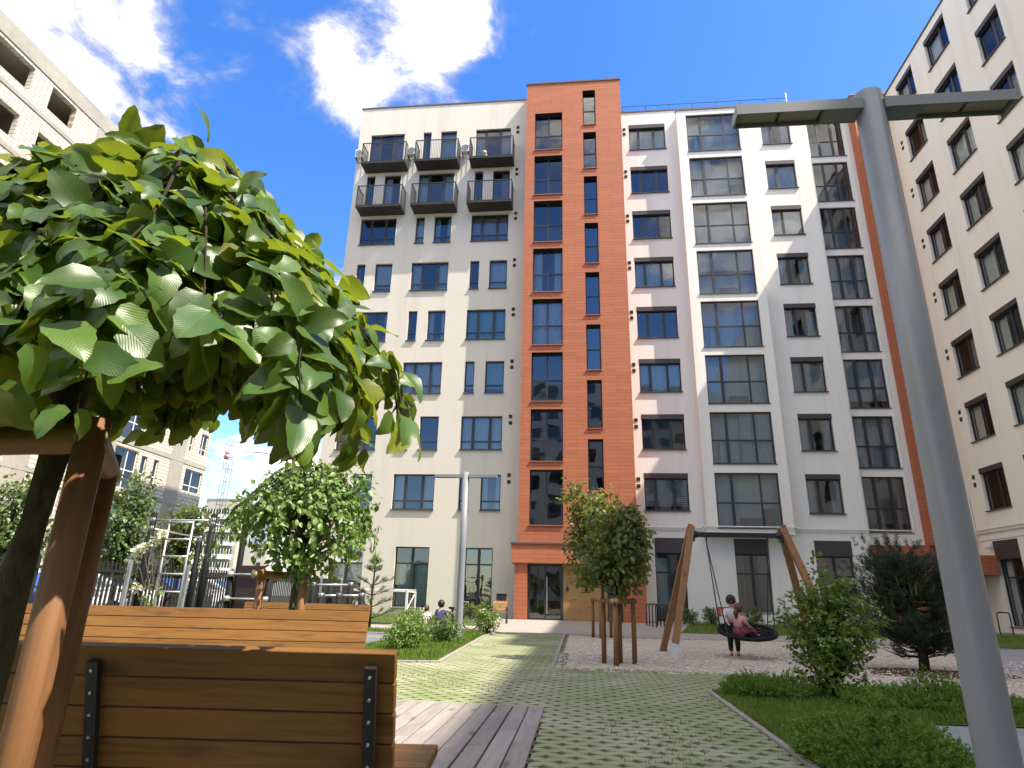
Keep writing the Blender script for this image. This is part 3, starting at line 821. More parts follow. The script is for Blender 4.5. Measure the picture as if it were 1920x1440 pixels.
def slab_mat(name, c, sx, sy):
    t = NT(name); v = t.coord()
    b = t.new('TexBrick', offset=.5, offset_frequency=2)
    for k, x in (('Scale', 1), ('Mortar Size', .006), ('Mortar Smooth', .2), ('Bias', 0), ('Brick Width', sx), ('Row Height', sy)):
        b.inputs[k].default_value = x
    b.inputs['Color1'].default_value = mulc(c, .93)+(1,); b.inputs['Color2'].default_value = mulc(c, 1.07)+(1,); b.inputs['Mortar'].default_value = mulc(c, .5)+(1,)
    t.link(v, b.inputs['Vector'])
    colr = t.mix(t.math('MULTIPLY', t.noise(v, 1.3, 5), .5), b.outputs['Color'], mulc(c, .72))
    return t.done(t.pbsdf(colr, .85, 0, .25, t.bump(t.noise(v, 60, 4), .2, .004)))
M['pave'] = slab_mat('pavement_slabs', (.31,.285,.255), .4, .2)
M['greypave'] = slab_mat('grey_slabs', (.26,.26,.27), .6, .3)
M['asphalt'] = pm('grey_path', (.13,.14,.155), .9, .15, bs=90, bst=.3)
def gravel_mat():
    t = NT('gravel'); v = t.coord()
    vo = t.new('TexVoronoi'); vo.inputs['Scale'].default_value = 26; t.link(v, vo.inputs['Vector'])
    hv = t.new('SeparateColor'); t.link(vo.outputs['Color'], hv.inputs[0])
    colr = t.ramp(hv.outputs[0], [(0, (.26,.22,.18)), (.4, (.48,.42,.36)), (.75, (.62,.56,.49)), (1, (.42,.33,.25))])
    colr = t.mix(t.math('MULTIPLY', t.noise(v, 1.2, 4), .35), colr, (.30,.24,.19))
    h = t.math('SUBTRACT', 1, vo.outputs['Distance'])
    return t.done(t.pbsdf(colr, .85, 0, .2, t.bump(h, .9, .02)))
M['gravel'] = gravel_mat()
M['mulch'] = pm('bark_mulch', (.085,.045,.028), .95, .4, vs=14, bs=40, bst=1, bd=.02)
def paver_mat():
    t = NT('grass_pavers'); v = t.coord()
    f = t.noise(v, .9, 5, .6); g = t.noise(v, 9, 4, .6)
    colr = t.mix(g, (.29,.30,.20), (.39,.385,.29))
    rp = t.new('NewGeometry').outputs['Random Per Island']
    colr = t.mix(t.math('MULTIPLY', t.math('POWER', rp, 3), .5), colr, (.20,.21,.14))
    colr = t.mix(t.math('MULTIPLY', t.math('SUBTRACT', f, .30, clamp=True), 2.2, clamp=True), colr, (.16,.20,.075))
    return t.done(t.pbsdf(colr, .9, 0, .2, t.bump(t.noise(v, 90, 4), .5, .004)))
M['paver'] = paver_mat()
M['moss'] = pm('moss_soil', (.115,.165,.04), .95, .4, vs=8, bs=50, bst=.9, bd=.01, spec=.1)
M['blade'] = leaf_mat('grass_blade', (.075,.15,.025), (.16,.24,.045), .35, False, spec=.3, rough=.6, tcol=(.32,.42,.05))
M['stone'] = pm('pebble', (.52,.46,.39), .8, .3, vs=9)

n = 48
poly_sheet('ground', [(420*math.cos(2*math.pi*i/n), 120+420*math.sin(2*math.pi*i/n)) for i in range(n)], G-.05, M['soil'])
poly_sheet('road', [(-29,-14),(-13.5,-14),(-13.5,60),(-29,60)], G-.02, M['asphalt'])
poly_sheet('pavement', [(-11.4,20.0),(-2.5,20.0),(-.5,20.2),(1.75,19.3),(5.3,19.9),(18.9,19.9),(18.9,34.5),(-11.4,34.5)], G, M['pave'])
lawnL = [(-11.4,10.4),(-6.5,10.4),(-3.0,10.55),(-2.30,10.75),(-2.62,17.7),(-2.50,19.9),(-11.4,19.9)]
poly_sheet('lawn', lawnL, G+.012, M['lawn'])
lawnL2 = [(-11.4,4.0),(-6.6,4.0),(-6.6,10.4),(-11.4,10.4)]
poly_sheet('lawn', lawnL2, G+.012, M['lawn'])
lawnF = [(-11.4,24.2),(-3.7,24.2),(-3.62,28.0),(-4.2,33.9),(-11.4,33.9)]
poly_sheet('lawn', lawnF, G+.012, M['lawn'])
lawnFR = [(3.35,23.4),(14.5,24.6),(14.5,33.5),(5.6,33.9),(4.4,28.5)]
poly_sheet('lawn', lawnFR, G+.012, M['lawn'])
lawnR2 = [(9.3,20.2),(18.8,20.2),(18.8,30.0),(14.9,30.0)]
poly_sheet('lawn', lawnR2, G+.016, M['lawn'])
poly_sheet('path', [(-11.4,13.9),(-4.55,14.0),(-4.6,18.4),(-11.4,18.2)], G+.018, M['asphalt'])
tag(MB().box(-11.4, -4.6, 16.2, 16.26, G+.018, G+.03).build('kerb', M['stone']), kind='structure')
grav = [(-.48,20.15),(-.40,10.3)] + [(-.4+i*.35, 10.42+.12*math.sin(i*2.1)+.05*i/8) for i in range(1,10)] + [(2.75,9.9),(3.0,9.2),(4.2,8.9),(6.2,9.0),(9.2,8.6),(9.4,12.0),(9.2,19.7),(5.3,19.9),(1.75,19.3)]
poly_sheet('gravel', grav, G+.008, M['gravel'])
poly_sheet('path', [(7.4,12.2),(19,12.2),(19,19.5),(9.1,19.5)], G+.014, M['greypave'])
lawnN = [(1.56,3.2),(1.56,8.55),(2.0,9.3),(2.6,9.9),(4.2,9.35),(6.0,9.05),(8.8,8.6),(9.0,7.25),(3.25,6.95),(2.6,5.25),(2.3,3.2)]
poly_sheet('lawn', lawnN, G+.012, M['lawn'])
poly_sheet('paving', [(3.21,6.92),(2.55,5.2),(2.2,3.2),(9,3.2),(9,7.22)], G+.006, M['greypave'])
poly_sheet('mulch', [(5.6+1.5*math.cos(i*.524)*(1+.12*math.sin(i*2.3)), 12.0+.75*math.sin(i*.524)) for i in range(12)], G+.016, M['mulch'])

# grass pavers: a concrete lattice with real star shaped holes
R1 = [(-3.3,6.86),(-.35,6.9),(-.33,3.2),(1.5,3.2),(1.5,8.55),(1.95,9.3),(2.55,9.9),(2.72,10.7),(-.42,10.75),(-.5,20.1),(-2.46,19.95),(-2.56,17.7),(-2.24,10.7),(-3.1,10.5),(-6.5,10.35),(-6.5,6.86)]
poly_sheet('moss', R1, G+.003, M['moss'])
pb = MB(); hc = []
PX, PY = .205, .135
def cell(cx, cy, first):
    hx, hy = PX/2, PY/2; z = G+.018
    o = [(-hx,-hy),(0,-hy),(hx,-hy),(hx,0),(hx,hy),(0,hy),(-hx,hy),(-hx,0)]
    j = lambda: rnd.uniform(-.004,.004)
    a, b, c = .091, .057, .023
    i_ = [(-c-.012,-c*.8),(0,-b),(c+.012,-c*.8),(a,0),(c+.012,c*.8),(0,b),(-c-.012,c*.8),(-a,0)]
    i_ = [(x+j(), y+j()) for x, y in i_]; dz = rnd.uniform(-.003,.003)
    vs = [(cx+x, cy+y, z+dz*0) for x, y in o] + [(cx+x, cy+y, z) for x, y in i_] + [(cx+x*1.0, cy+y*1.0, z-.02) for x, y in i_]
    fs = [(k, (k+1)%8, 8+(k+1)%8, 8+k) for k in range(8)] + [(8+k, 8+(k+1)%8, 16+(k+1)%8, 16+k) for k in range(8)]
    pb.add(vs, fs); hc.append((cx, cy))
iy = 0; y = 3.25
while y < 20.1:
    x = -6.4 + (PX/2 if iy % 2 else 0)
    while x < 2.6:
        if inside(R1, x, y) or inside(R1, x+.11, y) or inside(R1, x-.09, y) or inside(R1, x, y+.07): cell(x, y, 0)
        x += PX
    y += PY; iy += 1
tag(pb.build('grass_pavers', M['paver']), kind='structure')
# kerbs along the planting
def kerb(pts, w=.06, h=.05):
    m = MB()
    for a, b in zip(pts[:-1], pts[1:]):
        m.bar((a[0],a[1],G+h/2-.01), (b[0],b[1],G+h/2-.01), w, h+.02)
    return tag(m.build('kerb', M['pave'], bevel=.006), kind='structure')
kerb([(-3.0,10.52),(-2.27,10.72),(-2.59,17.7),(-2.48,19.95)]); kerb([(1.53,3.2),(1.53,8.55),(1.97,9.3),(2.58,9.9)], .05, .035)
kerb([(-.45,10.5),(-.5,20.15)], .06, .03)
kerb([(-2.5,19.98),(-.5,20.2),(1.75,19.3),(5.3,19.9),(9.0,19.9)], .07, .03)

# grass blades
def blades(polys, dens, h0, h1, seed, keep=None):
    r = random.Random(seed); m = MB()
    for pts in polys:
        xs = [p[0] for p in pts]; ys = [p[1] for p in pts]
        n = int((max(xs)-min(xs))*(max(ys)-min(ys))*dens)
        for _ in range(n):
            x, y = r.uniform(min(xs),max(xs)), r.uniform(min(ys),max(ys))
            if not inside(pts, x, y): continue
            if keep and not keep(x, y): continue
            cl = .5+.9*max(0, mnoise.noise((x*.9, y*.9, seed)))
            h = r.uniform(h0, h1)*cl; t = r.uniform(0, 6.28); w = .0035+h*.03
            dx, dy = math.cos(t), math.sin(t); lx, ly = r.uniform(-.5,.5)*h, r.uniform(-.5,.5)*h
            z = G+.01
            m.add([(x-dx*w,y-dy*w,z),(x+dx*w,y+dy*w,z),(x+lx*.4+dx*w*.6,y+ly*.4+dy*w*.6,z+h*.6),(x+lx,y+ly,z+h)], [(0,1,2),(0,2,3)])
    return m
gb = blades([lawnN], 2600, .05, .13, 1, lambda x, y: y < 9.6 and not (x > 4.5))
gb2 = blades([[(-6.4,10.45),(-2.35,10.75),(-2.62,17.7),(-2.5,19.9),(-6.4,19.9)]], 900, .06, .16, 2, lambda x, y: not (x < -4.5 and 13.9 < y < 18.4))
gb3 = blades([lawnF, lawnFR], 90, .10, .24, 3); gb4 = blades([lawnR2], 60, .1, .22, 4)
for g_ in (gb2, gb3, gb4): gb.add(g_.v, g_.f)
r = random.Random(8)
for (cx, cy) in hc:
    if cy > 13 and r.random() < .5: continue
    pt = mnoise.noise((cx*.8, cy*.8, 4.2)); k = (4 if cy < 9 else 3) + (9 if pt > .28 else 0)
    for _ in range(k):
        x, y = cx+r.uniform(-.05,.05)*(2 if pt > .28 else 1), cy+r.uniform(-.025,.025)*(2 if pt > .28 else 1); h = r.uniform(.014,.034)*(1.5 if r.random() < .06 else 1)*(1.5 if pt > .28 else 1); t = r.uniform(0,6.28); w = .006
        lx, ly = r.uniform(-.03,.03), r.uniform(-.03,.03)
        gb.add([(x-w*math.cos(t),y-w*math.sin(t),G+.001),(x+w*math.cos(t),y+w*math.sin(t),G+.001),(x+lx,y+ly,G+h)], [(0,1,2)])
tag(gb.build('grass', M['blade']), kind='stuff')
# pebbles
pbm = MB(); r = random.Random(21)
for _ in range(7000):
    y = 10.3+9.2*r.random()**1.6; x = r.uniform(-.4, 9)
    if not inside(grav, x, y): continue
    s = r.uniform(.010,.026); c = V3((x, y, G+.008+s*.3)); a = r.uniform(0,6.28)
    vs = []
    for k in range(5):
        t = a+k*1.257; vs.append(c+V3((math.cos(t)*s*r.uniform(.8,1.4), math.sin(t)*s*r.uniform(.7,1.1), r.uniform(-.1,.2)*s)))
    vs += [c+V3((0,0,s*.75)), c-V3((0,0,s*.6))]
    pbm.add(vs, [(k,(k+1)%5,5) for k in range(5)]+[((k+1)%5,k,6) for k in range(5)])
tag(pbm.build('pebbles', M['stone']), kind='stuff')

# timber deck
dk = MB(); x = -.37; i = 0
while x > -7.0:
    w = .142; y1 = 6.84+rnd.uniform(-.006,.006)
    cut = rnd.uniform(3.2, 6.2)
    for a, b in ((1.0, cut-.002), (cut+.002, y1)):
        if b > a: dk.box(x-w, x, a, b, G-.02, G+.032+rnd.uniform(-.0015,.0015))
    x -= w+(.012 if i not in (1,2) else .016); i += 1
deck = tag(dk.build('deck', M['wood_grey'], bevel=.004), 'weathered grey timber deck of long boards under the two long benches', 'deck')
deck['kind'] = 'structure'
for k in ('label','category'): del deck[k]
tag(MB().box(-7.0, -.38, 1.0, 6.8, G-.045, G-.021).build('deck_base', M['black']), kind='structure')
# ------------------------------------------------------------------ benches
def bench(L, name, label, brackets, planks=6):
    root = empty(name, (0,0,0), label, 'bench', 'long timber benches on the deck')
    s15, c15 = math.sin(Rad(17)), math.cos(Rad(17))
    m = MB(); ph = .102; gap = .006
    dn = V3((0, s15, -c15)); nf = V3((0, c15, s15))           # down along the back, front normal
    for i in range(planks):
        c = V3((-L/2, 0, .85)) + dn*(ph/2 + i*(ph+gap))
        m.obox(c, (L/2,0,0), nf*.021, dn*(ph/2))
    m.build('backrest', M['wood'], root, bevel=.004)
    m = MB(); hs = .40
    y0 = .17
    for i in range(6):
        m.box(-L-.0, .085, y0+i*.104, y0+i*.104+.098, hs-.042, hs)
    m.build('seat', M['wood'], root, bevel=.004)
    m = MB()
    m.box(-L+.05, .05, y0+.04, y0+.07, .06, hs-.045).box(-L+.05, .05, y0+.54, y0+.57, .06, hs-.045)
    m.build('seat_frame', M['wood'], root, bevel=.003)
    for x in brackets:
        b = MB(); top = V3((x, 0, .85)) + dn*.045 - nf*.034
        b.obox(top+dn*.36, (.021,0,0), nf*.012, dn*.36); b.box(x-.02, x+.02, .0+.22, .62, .02, .06)
        for k in range(9):
            p = top + dn*(.03+k*.078) - nf*.012
            b.tube([p, p-nf*.005], .0058, 6, 1)
        b.build('bracket', [M['darkmetal'], M['steel']], root)
    for x in (-.12, -L*.5, -L+.12):
        MB().box(x-.03, x+.03, y0+.08, y0+.53, 0, hs-.045).build('leg', M['darkmetal'], root)
    return root
b1 = bench(2.6, 'long_bench', 'brown bench seen from behind in the foreground, its backrest of stained planks in shade', (-.085, -1.08, -2.1))
b1.location = (-.665, 2.40, G); b1.rotation_euler = (0,0,Rad(5.6))
b2 = bench(4.3, 'long_bench', 'long bench whose sunlit plank backrest faces the viewer, on the far side of the deck', (-.3, -1.6, -2.9, -4.0), 5)
b2.location = (-2.27-4.3*math.cos(Rad(8.0)), 7.0-4.3*math.sin(Rad(8.0)), G); b2.rotation_euler = (0,0,Rad(188))
b3 = bench(2.2, 'long_bench', 'third timber bench farther off, its top planks just showing behind the exercise bars', (-.3, -1.9), 5)
b3.location = (-3.55-2.2, 11.0-.1, G); b3.rotation_euler = (0,0,Rad(182))

# ------------------------------------------------------------------ street lamps
def lamp():
    root = empty('street_lamp', (0,0,0), 'tall grey street lamp with a T of two flat arms standing among the far bushes', 'street lamp', 'T shaped lamps of the courtyard')
    MB().tube([(0,0,0),(0,0,.02),(0,0,2.1),(0,0,4.24)], [.0935,.093,.089,.084], 32).build('pole', M['lampgrey'], root, True)
    MB().tube([(0,0,0),(0,0,.03)], .17, 16).build('base_plate', M['lampgrey'], root)
    for s in (-1, 1):
        a = MB(); z0, z1 = 4.09, 4.17; x0, x1 = .07*s, .86*s
        a.box(min(x0,x1), max(x0,x1), -.07, .07, z0+.05, z1)
        a.box(min(x0,x1), max(x0,x1), -.07, -.061, z0, z0+.05).box(min(x0,x1), max(x0,x1), .061, .07, z0, z0+.05)
        e = .845*s; a.box(min(e,x1), max(e,x1), -.061, .061, z0, z0+.05); a.box(min(.07*s,.30*s), max(.07*s,.30*s), -.061, .061, z0+.002, z0+.05)
        arm = a.build('arm', M['lampgrey'], root)
        for k in range(2):
            u0 = (.32+k*.27)*s; u1 = (.565+k*.27)*s
            MB().box(min(u0,u1), max(u0,u1), -.054, .054, z0+.028, z0+.048).build('lamp_panel', M['ledpanel'], arm)
    return root
la = lamp(); la.location = (-3.09, 16.8, G)
lb = dup(la, (1.918, 3.53, G), 'large grey street lamp leaning across the right foreground, its T arms against the sky')

# ------------------------------------------------------------------ nest swing
sw = empty('nest_swing', (3.28, 14.0, G), 'timber A frame swing with a dark steel beam and a round black net seat', 'swing')
ZT = 1.45
for s, xt, xb in ((-1, 2.34, 1.72), (1, 4.24, 4.88)):
    for yb in (14.85, 13.18):
        m = MB(); p = V3((xb, yb, G-.05)); q = V3((xt+.02*s*-1, 14.0+(.06 if yb > 14 else -.06), ZT+.06))
        m.bar(p, q, .10, .135, 0, (1,0,0))
        lg = m.build('leg', M['wood_swing'], sw, bevel=.008)
        if yb < 14:
            d = (q-p).normalized(); b = MB(); b.bar(p, p+d*.32, .112, .148, 0, (1,0,0)); b.build('foot_plate', M['steel'], lg)
m = MB().bar((2.36,14.0,ZT-.11), (4.22,14.0,ZT-.11), .09, .10)
for s, x in ((1, 2.36), (-1, 4.22)):
    m.tube([(x,14,ZT-.10),(x+.05*s,14,ZT-.105),(x+.14*s,14,ZT-.11)], [.115,.095,.055], 10); m.box(x-.05, x+.05, 13.9, 14.1, ZT-.25, ZT+.05)
m.build('crossbeam', M['darkmetal'], sw, bevel=.006)
M['redplate'] = pm('red_plate', (.42,.06,.035), .5)
for s, x in ((-1, 2.28), (1, 4.29)):
    MB().bar((x-.0,13.93,ZT-.22), (x+.055*-s,13.90,ZT+.1), .03, .10, 0, (1,0,0)).build('top_cap', M['redplate'], sw)
SC = V3((3.27, 13.74, G+.50)); TL = Rad(13)
def tp_(x, y, z=0): return SC+V3((x, y*math.cos(TL)-z*math.sin(TL), y*math.sin(TL)+z*math.cos(TL)))
m = MB(); m.tube([tp_(.54*math.cos(i*math.pi/20), .54*math.sin(i*math.pi/20)) for i in range(41)], .038, 8, 0, False); m.build('seat_ring', M['black'], sw, True)
m = MB()
for i in range(-5, 6):
    h = .53*math.sqrt(max(0, 1-(i/5.6)**2)); o = i*.093
    for ax in (0, 1):
        pts = []
        for k in range(9):
            t = -h+2*h*k/8; x, y = (o, t) if ax == 0 else (t, o)
            pts.append(tp_(x, y, -.10*max(0, 1-(x*x+y*y)/.28)))
        m.tube(pts, .018, 5)
m.build('net', M['black'], sw)
for (hx, ang) in ((2.66, (150, 215)), (3.92, (30, -35))):
    m = MB(); m.tube([(hx,14,ZT-.15),(hx,14.02,ZT-.24)], .018, 6)
    for a in ang: m.tube([(hx,14.02,ZT-.24), tp_(.54*math.cos(Rad(a)), .54*math.sin(Rad(a)))], .012, 6)
    m.build('rope', M['darkmetal'], sw)

# ------------------------------------------------------------------ children
def skin(name, pts, edges, m, parent, lev=1):
    me = bpy.data.meshes.new(name); me.from_pydata([p[:3] for p in pts], edges, []); me.materials.append(m)
    o = mk(name, me, parent)
    sk = o.modifiers.new('Skin', 'SKIN'); sk.use_smooth_shade = True
    lay = me.skin_vertices[0].data
    for i, p in enumerate(pts): lay[i].radius = (p[3], p[4] if len(p) > 4 else p[3])
    lay[0].use_root = True
    ss = o.modifiers.new('Subsurf', 'SUBSURF'); ss.levels = lev; ss.render_levels = lev
    return o
def child(loc, rz, label, H, pose, shirt, trous, hair, shoe, group=None, lean=0, longhair=False, sleeves='short'):
    root = empty('person', loc, label, 'child', group, 0)
    h = H
    P = {}
    if pose == 'stand':
        P['pel'] = V3((0,0,.50)); P['ch'] = V3((0,.0+lean,.70)); P['nk'] = V3((0,lean*1.2,.80)); P['hd'] = V3((0,lean*1.5,.90))
        for s in (-1,1):
            P['hip',s] = V3((.055*s,0,.48)); P['kn',s] = V3((.06*s,.01,.26)); P['an',s] = V3((.06*s,-.005,.05)); P['to',s] = V3((.065*s,.07,.02))
            P['sh',s] = V3((.105*s,lean*1.1,.76)); P['el',s] = V3((.14*s,lean+.06,.63)); P['wr',s] = V3((.10*s,lean+.17,.56))
    elif pose == 'sit':
        P['pel'] = V3((0,0,.06)); P['ch'] = V3((0,.02+lean,.26)); P['nk'] = V3((0,.03+lean,.37)); P['hd'] = V3((0,.05+lean,.47))
        for s in (-1,1):
            P['hip',s] = V3((.055*s,.02,.06)); P['kn',s] = V3((.08*s,.22,.12)); P['an',s] = V3((.07*s,.36,.0)); P['to',s] = V3((.08*s,.42,.03))
            P['sh',s] = V3((.105*s,.03+lean,.33)); P['el',s] = V3((.15*s,.08,.21)); P['wr',s] = V3((.12*s,.19,.16))
    else:   # squat
        P['pel'] = V3((0,-.04,.20)); P['ch'] = V3((0,.06,.40)); P['nk'] = V3((0,.09,.51)); P['hd'] = V3((0,.12,.61))
        for s in (-1,1):
            P['hip',s] = V3((.06*s,-.02,.20)); P['kn',s] = V3((.10*s,.20,.27)); P['an',s] = V3((.08*s,.03,.05)); P['to',s] = V3((.09*s,.10,.02))
            P['sh',s] = V3((.105*s,.09,.47)); P['el',s] = V3((.16*s,.17,.34)); P['wr',s] = V3((.10*s,.27,.30))
    R_ = Matrix.Rotation(rz, 3, 'Z')
    W = {k: V3(loc)+R_@(v*h) for k, v in P.items()}
    def q(k, r, off=(0,0,0)):
        p = W[k]+R_@(V3(off)*h); return (p.x, p.y, p.z, r*h)
    pts = [q('pel',.075), q('ch',.085), q('nk',.036), q('hd',.072,(0,0,.0)), q('hd',.058,(0,.012,.055))]; ed = [(0,1),(1,2),(2,3),(3,4)]
    for s in (-1,1):
        b = len(pts); pts += [q(('sh',s),.036), q(('el',s),.027), q(('wr',s),.019)]; ed += [(1,b),(b,b+1),(b+1,b+2)]
        d = (W['wr',s]-W['el',s]).normalized(); side = R_@V3((1,0,0))
        pm_ = W['wr',s]+d*.035*h; b2_ = len(pts); pts.append((pm_.x,pm_.y,pm_.z,.018*h)); ed.append((b+2,b2_))
        for k in range(5):
            o_ = side*((k-2)*.011*h) if k < 4 else side*(-s*.03*h); e_ = pm_+o_+d*((.035,.042,.046,.038,.018)[k]*h)-V3((0,0,.012*h))
            pts.append((e_.x,e_.y,e_.z,.006*h)); ed.append((b2_,len(pts)-1))
        b = len(pts); pts += [q(('hip',s),.06), q(('kn',s),.042), q(('an',s),.027), q(('to',s),.022)]; ed += [(0,b),(b,b+1),(b+1,b+2),(b+2,b+3)]
    body = skin('body', pts, ed, M['skin'], root)
    sp = [q('pel',.092,(0,0,.02)), q('ch',.100), q('nk',.055,(0,0,-.02))]; se = [(0,1),(1,2)]
    for s in (-1,1):
        b = len(sp); sp += [q(('sh',s),.048), q(('el',s),.040 if sleeves == 'short' else .036)]; se += [(1,b),(b,b+1)]
        if sleeves == 'long': sp.append(q(('wr',s),.028)); se.append((b+1,b+2))
    skin('shirt', sp, se, shirt, body)
    tp = [q('pel',.088,(0,0,-.01))]; te = []
    for s in (-1,1):
        b = len(tp); tp += [q(('hip',s),.070), q(('kn',s),.054), q(('an',s),.038,(0,0,.02))]; te += [(0,b),(b,b+1),(b+1,b+2)]
    skin('trousers', tp, te, trous, body)
    hb = MB(); c = W['hd']
    hb.ball(c+R_@(V3((0,-.014,.040))*h), .098*h, 14, 10, 0, (.92,1.0,.98))
    if longhair: hb.tube([c+R_@(V3((0,-.07,.02))*h), c+R_@(V3((0,-.10,-.06))*h), c+R_@(V3((0,-.09,-.16))*h)], [.04*h,.045*h,.015*h], 8)
    hb.build('hair', hair, body, True)
    fb = MB()
    for s in (-1,1):
        fb.ball(c+R_@(V3((.03*s,.083,.028))*h), .011*h, 6, 5, 0)
    fb.build('eyes', M['black'], body)
    fb = MB().ball(c+R_@(V3((0,.088,.008))*h), .013*h, 6, 5).ball(c+R_@(V3((.078,.0,.012))*h), .018*h, 6, 5).ball(c+R_@(V3((-.078,.0,.012))*h), .018*h, 6, 5)
    fb.build('nose_and_ears', M['skin'], body, True)
    for s in (-1,1):
        a = W['an',s]+R_@(V3((0,.03,-.022))*h)
        MB().ball(a, .05*h, 8, 6, 0, (.62,1.15,.5)).build('shoe', shoe, body, True)
    return root
M['tee_white'] = pm('white_cotton', (.62,.64,.68), .9); M['pinkcloth'] = pm('pink_cotton', (.55,.24,.26), .9); M['darktrous'] = pm('dark_trousers', (.02,.018,.022), .9)
M['navy'] = pm('navy_cotton', (.03,.04,.11), .9); M['paleshirt'] = pm('pale_cotton', (.66,.60,.57), .9); M['maroon'] = pm('maroon_cotton', (.20,.05,.06), .9); M['sandal'] = pm('sandal', (.30,.13,.09), .7)
child((3.13, 14.34, G), Rad(172), 'child in white t-shirt and dark trousers standing behind the nest swing', 1.16, 'stand', M['tee_white'], M['darktrous'], M['hairdark'], M['sandal'], lean=.02)
child((3.10, 13.68, G+.41), Rad(-62), 'small child in a pink top sitting in the net seat of the swing', 1.04, 'sit', M['pinkcloth'], M['maroon'], M['hair'], M['pinkcloth'], longhair=True)
child((-4.58, 19.5, G), Rad(20), 'child in a pale shirt with a pink patch crouching behind the bushes', 1.02, 'squat', M['paleshirt'], M['pinkcloth'], M['hair'], M['sandal'])
child((-4.22, 19.6, G), Rad(-10), 'child in a navy shirt crouching beside the child in the pale shirt', 1.22, 'squat', M['navy'], M['darktrous'], M['hairdark'], M['sandal'])

# ------------------------------------------------------------------ bicycle
bk = empty('bicycle', (-3.85, 20.7, G), 'dark bicycle standing on the pavement behind the bushes near the lamp', 'bicycle')
c_, s_ = math.cos(Rad(25)), math.sin(Rad(25))
def bp(x, z, y=0): return (-3.85+x*c_-y*s_, 20.7+x*s_+y*c_, G+z)
for x in (-.42, .42):
    m = MB(); n = 24
    m.tube([bp(x+.27*math.cos(i*6.2832/n), .29+.27*math.sin(i*6.2832/n)) for i in range(n+1)], .022, 6, 0, False)
    for i in range(10): m.tube([bp(x,.29), bp(x+.26*math.cos(i*.628), .29+.26*math.sin(i*.628))], .003, 3, 1)
    m.build('wheel', [M['black'], M['steel']], bk)
m = MB()
for a, b in (((-.42,.29),(-.12,.28)), ((-.12,.28),(-.2,.62)), ((-.2,.6),(.28,.66)), ((-.12,.28),(.3,.58)), ((-.42,.29),(-.2,.6)), ((.42,.29),(.27,.8))): m.tube([bp(*a), bp(*b)], .018, 6)
m.build('frame', M['darkmetal'], bk)
MB().tube([bp(.24,.86,-.24), bp(.3,.84,-.1), bp(.3,.84,.1), bp(.24,.86,.24)], .015, 6).build('handlebar', M['steel'], bk)
MB().ball(bp(-.22,.66), .1, 10, 6, 0, (1.1,.6,.4)).build('saddle', M['black'], bk)

# ------------------------------------------------------------------ entrance bench, bin, racks, goal, sign
eb = empty('garden_bench', (-3.3, 26.9, G), 'small orange wood bench with dark iron arms beside the entrance', 'bench')
m = MB()
for i in range(4): m.box(-3.62, -3.0, 26.62+i*.115, 26.72+i*.115, G+.41, G+.445)
m.build('seat', M['wood_light'], eb)
m = MB()
for i in range(3): m.obox((-3.31, 27.1+i*.035, G+.55+i*.125), (.31,0,0), V3((0,.014,-.004)), V3((0,.015,.054)))
m.build('backrest', M['wood_light'], eb)
for x in (-3.62, -3.0):
    MB().tube([(x,26.66,G),(x,26.66,G+.62),(x,27.06,G+.62)], .02, 6).tube([(x,27.06,G),(x,27.08,G+.5),(x,27.2,G+.86)], .02, 6).build('iron_side', M['darkmetal'], eb)
eb.rotation_euler = (0,0,0)
bn = empty('litter_bin', (-3.38, 28.4, G), 'dark litter bin on a pale timber post beside the orange entrance', 'bin')
MB().box(-3.62, -3.2, 28.25, 28.55, G+.62, G+1.12).build('box', M['darkmetal'], bn, bevel=.02)
MB().box(-3.64, -3.18, 28.23, 28.57, G+1.12, G+1.15).build('lid', M['darkmetal'], bn)
MB().box(-3.2, -3.13, 28.36, 28.44, G, G+1.02).build('post', M['wood_light'], bn)
def hoop(x, y, label, group, h=.88, w=.46):
    pts = [(x,y,G),(x,y,G+h-.12)]
    for i in range(7):
        a = math.pi-math.pi*i/12; pts.append((x+.12+.12*math.cos(a), y, G+h-.12+.12*math.sin(a)))
    for i in range(7):
        a = math.pi/2-math.pi*i/12; pts.append((x+w-.12+.12*math.cos(a), y, G+h-.12+.12*math.sin(a)))
    pts.append((x+w,y,G))
    o = MB().tube(pts, .026, 8).build('bicycle_hoop', M['darkmetal'], None, True)
    return tag(o, label, 'bicycle rack', group)
for x, y, lb in ((2.80,29.2,'farthest of the black bicycle hoops by the orange pillar'), (2.86,28.6,'third black bicycle hoop counted from the front by the orange pillar'), (2.93,28.0,'second black bicycle hoop counted from the front by the orange pillar'), (3.0,27.4,'front black bicycle hoop by the orange pillar')):
    hoop(x, y, lb, 'bicycle hoops left of the swing')
for (x, y, lb) in ((17.25,29.8,'dark steel hoop left of the right wing shop window'), (18.05,29.5,'dark steel hoop in front of the right wing shop window')):
    hoop(x, y, lb, 'hoops by the right wing', .9, .5)
gl = empty('goal_frame', (-7.1, 23.0, G), 'small white goal with a netted back and roof standing on the grass', 'goal')
m = MB()
for x in (-8.2, -6.1): m.bar((x,22.8,G), (x,22.8,G+1.16), .07, .07); m.bar((x,24.0,G), (x,24.0,G+1.12), .05, .05); m.bar((x,22.8,G+1.14), (x,24.0,G+1.1), .05, .05); m.bar((x,22.85,G+.5),(x,23.95,G+1.08),.03,.03)
m.bar((-8.2,22.8,G+1.15), (-6.1,22.8,G+1.15), .07, .07); m.bar((-8.2,24.0,G+1.12), (-6.1,24.0,G+1.12), .05, .05)
m.build('frame', M['acwhite'], gl)
MB().box(-8.22, -6.08, 22.82, 24.0, G+1.17, G+1.2).build('roof_sheet', M['acwhite'], gl)
m = MB()
for i in range(22): m.bar((-8.2+i*.1,24.0,G), (-8.2+i*.1,24.0,G+1.1), .008, .008)
